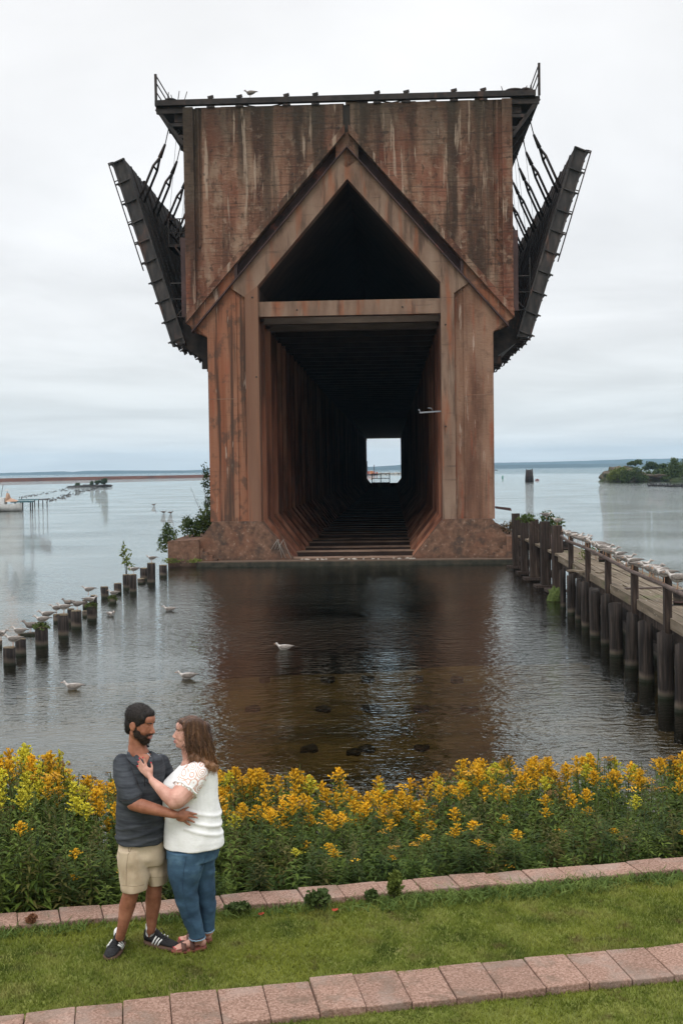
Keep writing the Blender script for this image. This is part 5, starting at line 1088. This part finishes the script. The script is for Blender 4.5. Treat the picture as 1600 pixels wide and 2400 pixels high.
for s in (-1, 1): e((s*.067, .016, .03), (.012, .020, .034)); e((s*.064, .04, .058), (.010, .020, .018))
remesh(h, 'hair', m_hairm, man, .005, 3, lambda c: .0018*mnoise.noise(c*90))
h = MB(); e((0, .056, -.095), (.036, .036, .032)); e((0, .040, -.075), (.052, .047, .034))
for s in (-1, 1): e((s*.055, .020, -.050), (.016, .028, .034)); e((s*.066, .004, -.022), (.009, .015, .026)); e((s*.04, .048, -.070), (.020, .027, .024)); e((s*.016, .091, -.0455), (.017, .008, .0055)); e((s*.030, .080, -.056), (.007, .008, .012))
e((0, .083, -.088), (.020, .012, .012))
remesh(h, 'beard', m_beard, man, .0042, 2, lambda c: .0022*mnoise.noise(c*110))
def fuzz(ob, n, ln, par, mat, name, seed=1, w=.0007, down=.3):
    me = ob.data; nv = len(me.vertices); r = random.Random(seed); V = []; F = []
    for i in range(n):
        v = me.vertices[r.randrange(nv)]; p_ = v.co.copy(); d = (v.normal+Vector((r.gauss(0, .5), r.gauss(0, .5), -down+r.gauss(0, .4)))).normalized()*ln*r.uniform(.5, 1.3); s2 = d.cross(Vector((r.gauss(0, 1), r.gauss(0, 1), r.gauss(0, 1)))).normalized()*w
        k = len(V); V += [p_-s2, p_+s2, p_+d+s2*.3, p_+d-s2*.3]; F.append((k, k+1, k+2, k+3))
    return npmesh(name, [tuple(v) for v in V], F, mat, par)
fuzz(bpy.data.objects['hair'], 5000, .008, man, m_hairm, 'hair_stubble'); fuzz(bpy.data.objects['beard'], 4000, .009, man, m_beard, 'beard_stubble', 2, down=.8)
# polo shirt
p = MB(); rings(p, [(312, 346, 1762, .075, .0), (298, 362, 1768, .10, 0), (280, 380, 1778, .125, 0), (274, 386, 1796, .145, 0), (275, 386, 1830, .152, 0), (274, 385, 1870, .150, 0), (272, 385, 1910, .150, 0), (272, 387, 1945, .158, 0), (272, 388, 1970, .162, 0)], 32)
limb(p, [W(288, 1790, -.06), W(290, 1815, -.115), W(298, 1845, -.175), W(308, 1866, -.215)], [.068, .078, .077, .074]); limb(p, [W(378, 1788, .08), W(386, 1815, .14), W(396, 1850, .21)], [.062, .07, .068])
def polow(c):
    z = c.z; a = wr(.008, 7, 7, 4.5, 6)(c); hem = .0
    for zz, k in ((2.76, .008), (2.83, .006), (2.70, .006)): a += k*math.exp(-((z-zz-(c.x+1.5)*.25)/.012)**2)
    return a
sh = remesh(p, 'polo_shirt', m_polo, man, .006, 6, polow)
cl = MB()
for s, pts in ((1, [(303, 1752, .03), (302, 1764, -.08), (318, 1780, -.135), (330, 1787, -.155)]), (-1, [(352, 1750, .05), (356, 1764, -.06), (352, 1777, -.12), (346, 1786, -.15)])):
    q = [W(*a) for a in pts]; lo = [a+Vector((-.012*s*0+(-.02 if s > 0 else .02), -.02, -.045+.01*i)) for i, a in enumerate(q)]; lo[-1] = q[-1]+Vector((-.028 if s > 0 else .03, -.012, -.035))
    n_ = len(q); vs = q+lo+[a+Vector((0, .012, -.004)) for a in q]+[a+Vector((0, .012, -.002)) for a in lo]
    cl.add(vs, [(i, i+1, n_+i+1, n_+i) for i in range(n_-1)]+[(2*n_+i, 3*n_+i, 3*n_+i+1, 2*n_+i+1) for i in range(n_-1)]+[(i, 2*n_+i, 2*n_+i+1, i+1) for i in range(n_-1)]+[(n_+i, n_+i+1, 3*n_+i+1, 3*n_+i) for i in range(n_-1)]+[(n_-1, 3*n_-1, 4*n_-1, 2*n_-1), (0, n_, 3*n_, 2*n_)], True)
cb = [W(303, 1752, .03), W(312, 1748, .075), W(330, 1745, .085), W(352, 1750, .05)]
cl.tube(cb, .014, 8); o = cl.build('collar', m_polo, man); sb = o.modifiers.new('s', 'SUBSURF'); sb.levels = sb.render_levels = 2
nk = MB(); nn = 9; A_, B_, C_ = (319, 1767), (353, 1768), (344, 1790); vs = []
for i in range(nn+1):
    for j in range(nn+1):
        t_ = i/nn; u_ = j/nn; x_ = (A_[0]*(1-u_)+B_[0]*u_)*(1-t_)+C_[0]*t_; y_ = (A_[1]*(1-u_)+B_[1]*u_)*(1-t_)+C_[1]*t_; vs.append(snap(sh, x_, y_, .004) or W(x_, y_, -.09))
nk.add(vs, [(i*(nn+1)+j, i*(nn+1)+j+1, (i+1)*(nn+1)+j+1, (i+1)*(nn+1)+j) for i in range(nn) for j in range(nn)], True); nk.build('throat', m_skm, man)
seam(sh, [(339, 1788), (340, 1850)], .0022, m_dk, man, 'placket'); seam(sh, [(352, 1788), (353, 1850)], .0018, m_dk, man, 'placket')
for y in (1794, 1815, 1836): MB().ell(snap(sh, 347, y, .002), (.005, .003, .005)).build('button', m_dk, man)
seam(sh, [(283, 1876), (300, 1877), (318, 1871), (333, 1862)], .0018, m_dk, man, 'sleeve_hem'); seam(sh, [(302, 1785), (316, 1815), (326, 1845)], .0015, m_dk, man, 'armhole_seam')
MB().tube([W(346, 1765, -.12), W(354, 1774, -.135)], .0025, 5).build('pale_piping', M('piping', [(.35, .36, .36)]), man)
# shorts
s_ = MB(); rings(s_, [(283, 378, 1950, .115, 0), (277, 384, 1978, .134, 0), (275, 388, 2005, .135, 0), (279, 384, 2022, .12, 0)], 32)
rings(s_, [(276, 346, 1985, .125, -.03), (277, 351, 2020, .125, -.05), (280, 350, 2055, .118, -.075), (285, 345, 2084, .112, -.085)]); rings(s_, [(330, 389, 1985, .12, .04), (338, 391, 2020, .115, .05), (344, 392, 2050, .11, .055), (347, 392, 2068, .105, .055)])
def shw(c): return wr(.009, 5, 5, 8, 6)(c)+.004*math.sin(c.z*60+c.x*40)*max(0, mnoise.noise(c*6))
sx_ = remesh(s_, 'shorts', m_kh, man, .006, 5, shw); m_ks = M('khaki_seam', [(.22, .17, .11)])
seam(sx_, [(303, 1985), (297, 2030), (296, 2082)], .0015, m_ks, man); seam(sx_, [(286, 2075), (315, 2078), (342, 2073)], .0012, m_ks, man, 'hem_stitch'); seam(sx_, [(350, 2057), (391, 2055)], .0012, m_ks, man, 'hem_stitch'); seam(sx_, [(312, 1982), (300, 2005)], .0018, m_ks, man, 'pocket_edge')
def shoe(par, heel, d, L_, kind, m_up, m_sole):
    side = Vector((-d.y, d.x, 0)); o0 = Vector((heel.x, heel.y, GZ))
    def P(x, y, z): return o0+d*x+side*y+Vector((0, 0, z))
    def w(x): u = x/L_; return .030+.017*math.sin(min(1, max(0, u))*math.pi*.95)**.8+.006*math.sin(max(0, u-.35)*math.pi*1.3) if u < .98 else .022
    xs = [L_*k/12 for k in range(13)]
    def sole(z0, z1, g):
        R = []
        for x in xs:
            ww = (w(x)+g)*(1 if 0 < x < L_ else .6); R.append([P(x, -ww, z0), P(x, ww, z0), P(x, ww, z1), P(x, -ww, z1)])
        return R
    if kind == 'sneaker':
        MB().loft(sole(0, .028, .004)).build('sole', m_sole, par)
        mb = MB(); R = []
        for x in xs:
            u = x/L_; hh = .105-.06*max(0, (u-.38)/.62)**.7 if u > .38 else .108; hh = hh if u < .97 else .035; ww = w(x)*(1 if .02 < u < .98 else .7)*(.97)
            R.append([P(x, ww*math.cos(t)*(1 if math.sin(t) < .3 else .74), .024+max(0, (hh-.024)*(.5+.5*math.sin(t)))) for t in [2*math.pi*j/16 for j in range(16)]])
        mb.loft(R); o = mb.build('shoe_upper', m_up, par)
        tg = MB(); tg.loft([[P(x, y, z) for y, z in ((-.024, h0), (.024, h0), (.022, h1), (-.022, h1))] for x, h0, h1 in ((.075, .10, .118), (.095, .088, .135), (.12, .08, .105), (.17, .06, .078))]); q = tg.build('tongue', m_up, par); sb = q.modifiers.new('s', 'SUBSURF'); sb.levels = sb.render_levels = 1
        for sd_ in (-1, 1):
            for k in range(3):
                x = .105+.026*k; MB().tube([P(x+.018, sd_*w(x)*.66, .085-.006*k), P(x+.006, sd_*(w(x)*.93+.002), .058), P(x-.006, sd_*(w(x)+.004), .032)], .0055, 5).build('stripe', m_wstripe, par)
        lc = MB()
        for k in range(5): x = .115+.02*k; lc.tube([P(x, -.026, .088-.006*k), P(x+.01, 0, .1-.008*k), P(x, .026, .088-.006*k)], .003, 4)
        lc.tube([P(.11, .02, .1), P(.10, .06, .11), P(.12, .075, .07), P(.13, .04, .095)], .0025, 4).build('laces', m_up, par)
    else:
        MB().loft(sole(0, .022, .003)).build('sandal_sole', m_sanr, par)
        for x, zt, wd in ((.165, .058, .034), (.105, .075, .032)):
            mb = MB(); R = []
            for k in range(11):
                t = math.pi*k/10; y = (w(x)+.003)*math.cos(t); z = .018+(zt-.018)*math.sin(t)**.7; R.append([P(x-wd/2, y, z), P(x+wd/2, y, z), P(x+wd/2, y*1.05, z+.004), P(x-wd/2, y*1.05, z+.004)])
            mb.loft(R); mb.build('sandal_strap', m_san, par)
            MB().tube([P(x-.012, -(w(x)+.006), .048), P(x+.012, -(w(x)+.006), .048)], .005, 6).build('buckle', m_gulld, par)
shoe(man, Vector((hR.x, hR.y, 0)), dR, .285, 'sneaker', m_blk, m_gum); shoe(man, Vector((hL.x, hL.y, 0)), dL_, .29, 'sneaker', m_blk, m_gum)
for an, h_, d, lo in ((AR, hR, dR, .3), (AL, hL, dL_, .08)):
    q = Vector((h_.x, h_.y, GZ+.085))+d*.055; sk = MB(); limb(sk, [q, q.lerp(an, .5)], [.040, .037]) if lo < .2 else limb(sk, [q, q+Vector((0, 0, .03))], [.038, .037])
    if lo < .2: limb(sk, [q.lerp(an, .5), an+Vector((0, 0, .035))], [.037, .037])
    sk.build('sock', m_sock, man)
rel(man)
# ---------------- woman
wom = thing('person', 'woman with wavy brown hair in white blouse and jeans, hand on his chest', 'person', (W(452, 2225).x, YF, GZ))
HW = .95; PW, RW = frame(W(442, 1719, .0), (-.97, -.22, .10), (-.02, 0, 1), HW)
b = MB(); head(b, PW, RW, False); b.ell(PW((0, .035, -.085)), (.04, .04, .03), RW)
limb(b, [W(441, 1738, .0), W(450, 1780, .0)], [.056, .064]); limb(b, [W(450, 1780, 0), W(452, 1800, 0)], [.066, .09])
rings(b, [(418, 496, 1800, .10, 0), (400, 500, 1840, .12, 0), (398, 505, 1920, .12, 0), (405, 500, 1990, .12, 0)])
SHD = W(452, 1818, -.14); EL = W(409, 1879, -.275); WR = W(357, 1830, -.205)
limb(b, [SHD, W(436, 1850, -.205), W(416, 1872, -.26), EL], [.082, .080, .068, .053]); limb(b, [EL, EL.lerp(WR, .3), EL.lerp(WR, .65), WR], [.051, .050, .038, .0255])
limb(b, [W(455, 1812, .15), W(425, 1855, .24), W(395, 1860, .25)], [.08, .07, .05]); limb(b, [W(395, 1860, .25), W(340, 1850, .19)], [.048, .028])
hc = lambda x, y, d=-.170: W(x, y, d)
hand(b, WR, hc(347, 1811, -.182), (.034, .015, .043), Matrix.Rotation(-.45, 3, 'Y'), [
    [hc(344, 1797, -.176), hc(341, 1788), hc(338, 1781), hc(335, 1775)], [hc(339, 1800, -.176), hc(334, 1791), hc(330, 1784), hc(327, 1777)],
    [hc(337, 1806, -.176), hc(331, 1798), hc(327, 1791), hc(324, 1785)], [hc(337, 1813, -.176), hc(331, 1807), hc(326, 1801), hc(322, 1795)],
    [hc(356, 1809, -.185), hc(357, 1800, -.178), hc(356, 1793, -.172), hc(354, 1787, -.170)]], .0085)
hr_ = lambda x, y: W(x, y, .165); hand(b, W(340, 1850, .19), hr_(328, 1848), (.04, .014, .034), None, [[hr_(320, 1842), hr_(313, 1840), hr_(306, 1839)], [hr_(319, 1848), hr_(311, 1847), hr_(304, 1846)], [hr_(319, 1854), hr_(312, 1854), hr_(305, 1855)], [hr_(322, 1859), hr_(315, 1861), hr_(309, 1863)], [hr_(330, 1840), hr_(326, 1834), hr_(322, 1829)]])
A1_, A2_ = W(466, 2196, -.03), W(489, 2182, .09)
limb(b, [W(438, 2000, -.05), W(435, 2095, -.06), A1_], [.07, .05, .034]); limb(b, [W(468, 2000, .06), W(482, 2090, .085), A2_], [.07, .048, .033])
h1, t1 = on_z(484, 2222, GZ), on_z(405, 2232, GZ); h2, t2 = on_z(497, 2206, GZ), on_z(418, 2212, GZ); d1, d2 = shoe_dirs(h1, t1), shoe_dirs(h2, t2)
for an, h_, d in ((A1_, h1, d1), (A2_, h2, d2)):
    o_ = Vector((h_.x, h_.y, GZ)); sd = Vector((-d.y, d.x, 0)); limb(b, [an, o_+d*.055+Vector((0, 0, .07)), o_+d*.13+Vector((0, 0, .045)), o_+d*.19+Vector((0, 0, .036))], [.036, .037, .028, .020]); b.ell(o_+d*.03+Vector((0, 0, .048)), (.03, .03, .032))
    for k in range(5): limb(b, [o_+d*.17+sd*(-.026+.013*k)+Vector((0, 0, .034)), o_+d*(.232-.006*abs(k-1.3))+sd*(-.030+.015*k)+Vector((0, 0, .030))], [.0115, .009 if k else .011], 8)
remesh(b, 'body', m_skw, wom, .0048, 4); face_bits(PW, RW, HW, wom, False)
for f, g in (((335, 1775), (338, 1781)), ((327, 1777), (330, 1784)), ((324, 1785), (327, 1791)), ((322, 1795), (326, 1801)), ((354, 1787), (356, 1793))):
    a = W(*f, -.179); c = W(*g, -.179); a2 = a.lerp(c, .1); MB().ell(a2+Vector((0, .0015, 0)), (.0050, .004, .0062), Matrix.Rotation(-.4, 3, 'Y'), 10, 6).build('fingernail', m_red, wom)
for h_, d in ((h1, d1), (h2, d2)):
    o_ = Vector((h_.x, h_.y, GZ)); sd = Vector((-d.y, d.x, 0))
    for k in range(5): MB().ell(o_+d*(.238-.006*abs(k-1.3))+sd*(-.030+.015*k)+Vector((0, 0, .037)), (.0055, .0055, .003), None, 8, 5).build('toenail', m_red, wom)
# hair: mass + locks
h = MB(); e = lambda c, r: h.ell(PW(c), tuple(k*HW for k in r), RW, 20, 12)
e((0, -.020, .055), (.088, .100, .080)); e((0, -.045, -.005), (.085, .075, .09)); e((0, .038, .082), (.058, .045, .032))
rings(h, [(431, 488, 1694, .080, .0), (428, 492, 1712, .094, .0), (430, 495, 1735, .100, .005), (434, 497, 1755, .102, .01), (442, 501, 1775, .108, .01), (455, 506, 1792, .108, .01), (470, 509, 1804, .09, .01)], 28, .72)
for i in range(14):
    a_ = i*2.4; px_ = 447+i*4.3; h.ell(W(px_, 1772+i*2.2+3*math.sin(a_), -.075+.03*math.cos(a_)), (.022, .03, .030), None, 10, 8)
hm = remesh(h, 'hair', m_hairw, wom, .0055, 4, lambda c: .005*mnoise.noise(Vector((c.x*30+2*math.sin(c.z*22), c.y*30, c.z*5)))+.003*mnoise.noise(Vector((c.x*75, c.y*75+2*math.sin(c.z*30), c.z*8))))
r2 = random.Random(31)
lk = MB()
for i in range(150):
    a = r2.uniform(-1.9, 1.75); side = -1 if r2.random() < .8 else 1   # camera side mostly
    x0 = 428+60*(.5+.5*math.sin(a)); 
    st_px = r2.uniform(438, 482); y0 = 1684+abs(st_px-460)**1.6*.06; y1 = r2.uniform(1752, 1812) if x0 > 445 else r2.uniform(1735, 1768)
    x1 = x0+8+(y1-1700)*.13; ph = r2.uniform(0, 6); k = 9; pts = []
    for j in range(k):
        t = j/(k-1); px = st_px*(1-t)**2.2+(x0*(1-t)+x1*t)*(1-(1-t)**2.2)+4.2*math.sin(ph+t*10)*t*t; py = y0*(1-t)+y1*t
        u = (px-462)/38; dy = side*(.103*max(.05, 1-abs(u)**2.6)**.5+.004+.010*math.sin(ph*2+t*11)*t); pts.append(W(px, py, dy+.008))
    lk.tube(pts, [.0035, .005, .0055, .0055, .0055, .005, .0045, .003, .001], 5)
lk.build('hair_locks', m_hairw, wom)
fuzz(hm, 5000, .035, wom, m_hairw, 'stray_hair', 3, .0008, 1.6)
# blouse
p = MB(); rings(p, [(434, 490, 1786, .10, 0), (420, 504, 1797, .14, 0), (404, 509, 1812, .165, 0), (384, 510, 1830, .178, 0), (379, 510, 1852, .182, 0), (382, 513, 1880, .180, 0), (387, 517, 1905, .178, 0), (386, 520, 1935, .182, 0), (384, 525, 1962, .188, 0), (384, 525, 1979, .190, 0)], 36)
def blw(c):
    a = wr(.006, 7, 7, 4.5, -5)(c); z = c.z
    for z0, k in ((2.86, .010), (2.80, .008), (2.93, .007)): a += k*math.exp(-((z-z0+(c.x+1.02)*.35)/.014)**2)*(1 if c.x > -1.12 else .25)
    if z < 2.66: a += .006*math.sin(c.x*42+c.y*30)
    return a
remesh(p, 'blouse', m_white, wom, .006, 5, blw)
def lace_mat():
    mt = bpy.data.materials.new('white_lace'); mt.use_nodes = True; nt = mt.node_tree; N = nt.nodes; L = nt.links; b_ = N['Principled BSDF']; b_.inputs['Roughness'].default_value = .9
    tc = N.new('ShaderNodeTexCoord'); mp = N.new('ShaderNodeMapping'); mp.inputs['Scale'].default_value = (19, 7, 19); L.new(tc.outputs['Object'], mp.inputs[0])
    v = N.new('ShaderNodeTexVoronoi'); v.inputs['Scale'].default_value = 1; v.inputs['Randomness'].default_value = .35; L.new(mp.outputs[0], v.inputs['Vector'])
    m1 = N.new('ShaderNodeMath'); m1.operation = 'MULTIPLY'; L.new(v.outputs['Distance'], m1.inputs[0]); m1.inputs[1].default_value = 27
    m2 = N.new('ShaderNodeMath'); m2.operation = 'SINE'; L.new(m1.outputs[0], m2.inputs[0])
    mr = N.new('ShaderNodeMapRange'); L.new(m2.outputs[0], mr.inputs[0]); mr.inputs[1].default_value = -.8; mr.inputs[2].default_value = .0
    mx = N.new('ShaderNodeMix'); mx.data_type = 'RGBA'; L.new(mr.outputs[0], mx.inputs[0]); mx.inputs[6].default_value = (.58, .33, .25, 1); mx.inputs[7].default_value = (.80, .79, .77, 1); L.new(mx.outputs[2], b_.inputs['Base Color']); return mt
p = MB(); limb(p, [W(466, 1806, -.085), W(457, 1816, -.135), W(445, 1833, -.178), W(439, 1843, -.190)], [.078, .088, .092, .092]); remesh(p, 'lace_sleeve', lace_mat(), wom, .006, 4, lambda c: .0015*mnoise.noise(c*40))
n_ = 30; c0 = W(437, 1847, -.193); ax = (W(418, 1872, -.25)-W(457, 1816, -.135)).normalized(); u_ = ax.cross(Vector((0, 1, 0))).normalized(); v_ = ax.cross(u_)
MB().tube([c0+(u_*math.cos(6.2832*j/n_)+v_*math.sin(6.2832*j/n_))*(.093+.003*math.sin(j*2.1))+ax*(.012+.004*math.sin(j*1.7)) for j in range(n_+1)], .007, 8).build('sleeve_trim', m_white, wom)
# jeans
s_ = MB(); rings(s_, [(394, 514, 1958, .165, 0), (391, 515, 1985, .172, 0), (392, 511, 2010, .165, 0)], 32)
rings(s_, [(391, 482, 1990, .125, -.07), (393, 478, 2030, .12, -.075), (398, 466, 2066, .105, -.075), (408, 463, 2095, .09, -.07), (416, 467, 2122, .085, -.06), (430, 474, 2160, .072, -.045), (444, 481, 2196, .062, -.03)])
rings(s_, [(430, 510, 1990, .12, .07), (440, 502, 2030, .115, .08), (450, 503, 2066, .10, .085), (458, 506, 2100, .088, .085), (466, 506, 2130, .08, .088), (472, 503, 2160, .066, .09), (474, 502, 2178, .06, .09)])
def jw(c): return wr(.006, 8, 8, 8, 9)(c)+.004*math.sin(c.z*85+c.x*30)*max(0, mnoise.noise(Vector((c.x*4, c.y*4, c.z*5))))
jx = remesh(s_, 'jeans', m_jean, wom, .006, 4, jw)
seam(jx, [(440, 1992), (431, 2040), (428, 2080), (437, 2125), (450, 2165), (461, 2192)], .0014, M('denim_seam', [(.02, .04, .08)]), wom); seam(jx, [(492, 1992), (480, 2015), (468, 2040)], .0014, bpy.data.materials['denim_seam'], wom, 'back_pocket_edge')
m_fray = M('frayed_hem', [(.2, .32, .42)])
for cx, cy, a_, b_, dy in ((462.5, 2197, 19, .064, -.03), (488, 2179, 14.5, .062, .09)):
    c0 = W(cx, cy, dy); rw = a_*YF/FP; MB().tube([(c0.x+rw*math.cos(6.2832*j/24), c0.y+b_*math.sin(6.2832*j/24), c0.z+.003*math.sin(j*3.)) for j in range(25)], .004, 5).build('frayed_hem', m_fray, wom)
shoe(wom, Vector((h1.x, h1.y, 0)), d1, .25, 'sandal', None, None); shoe(wom, Vector((h2.x, h2.y, 0)), d2, .25, 'sandal', None, None)
rel(wom)
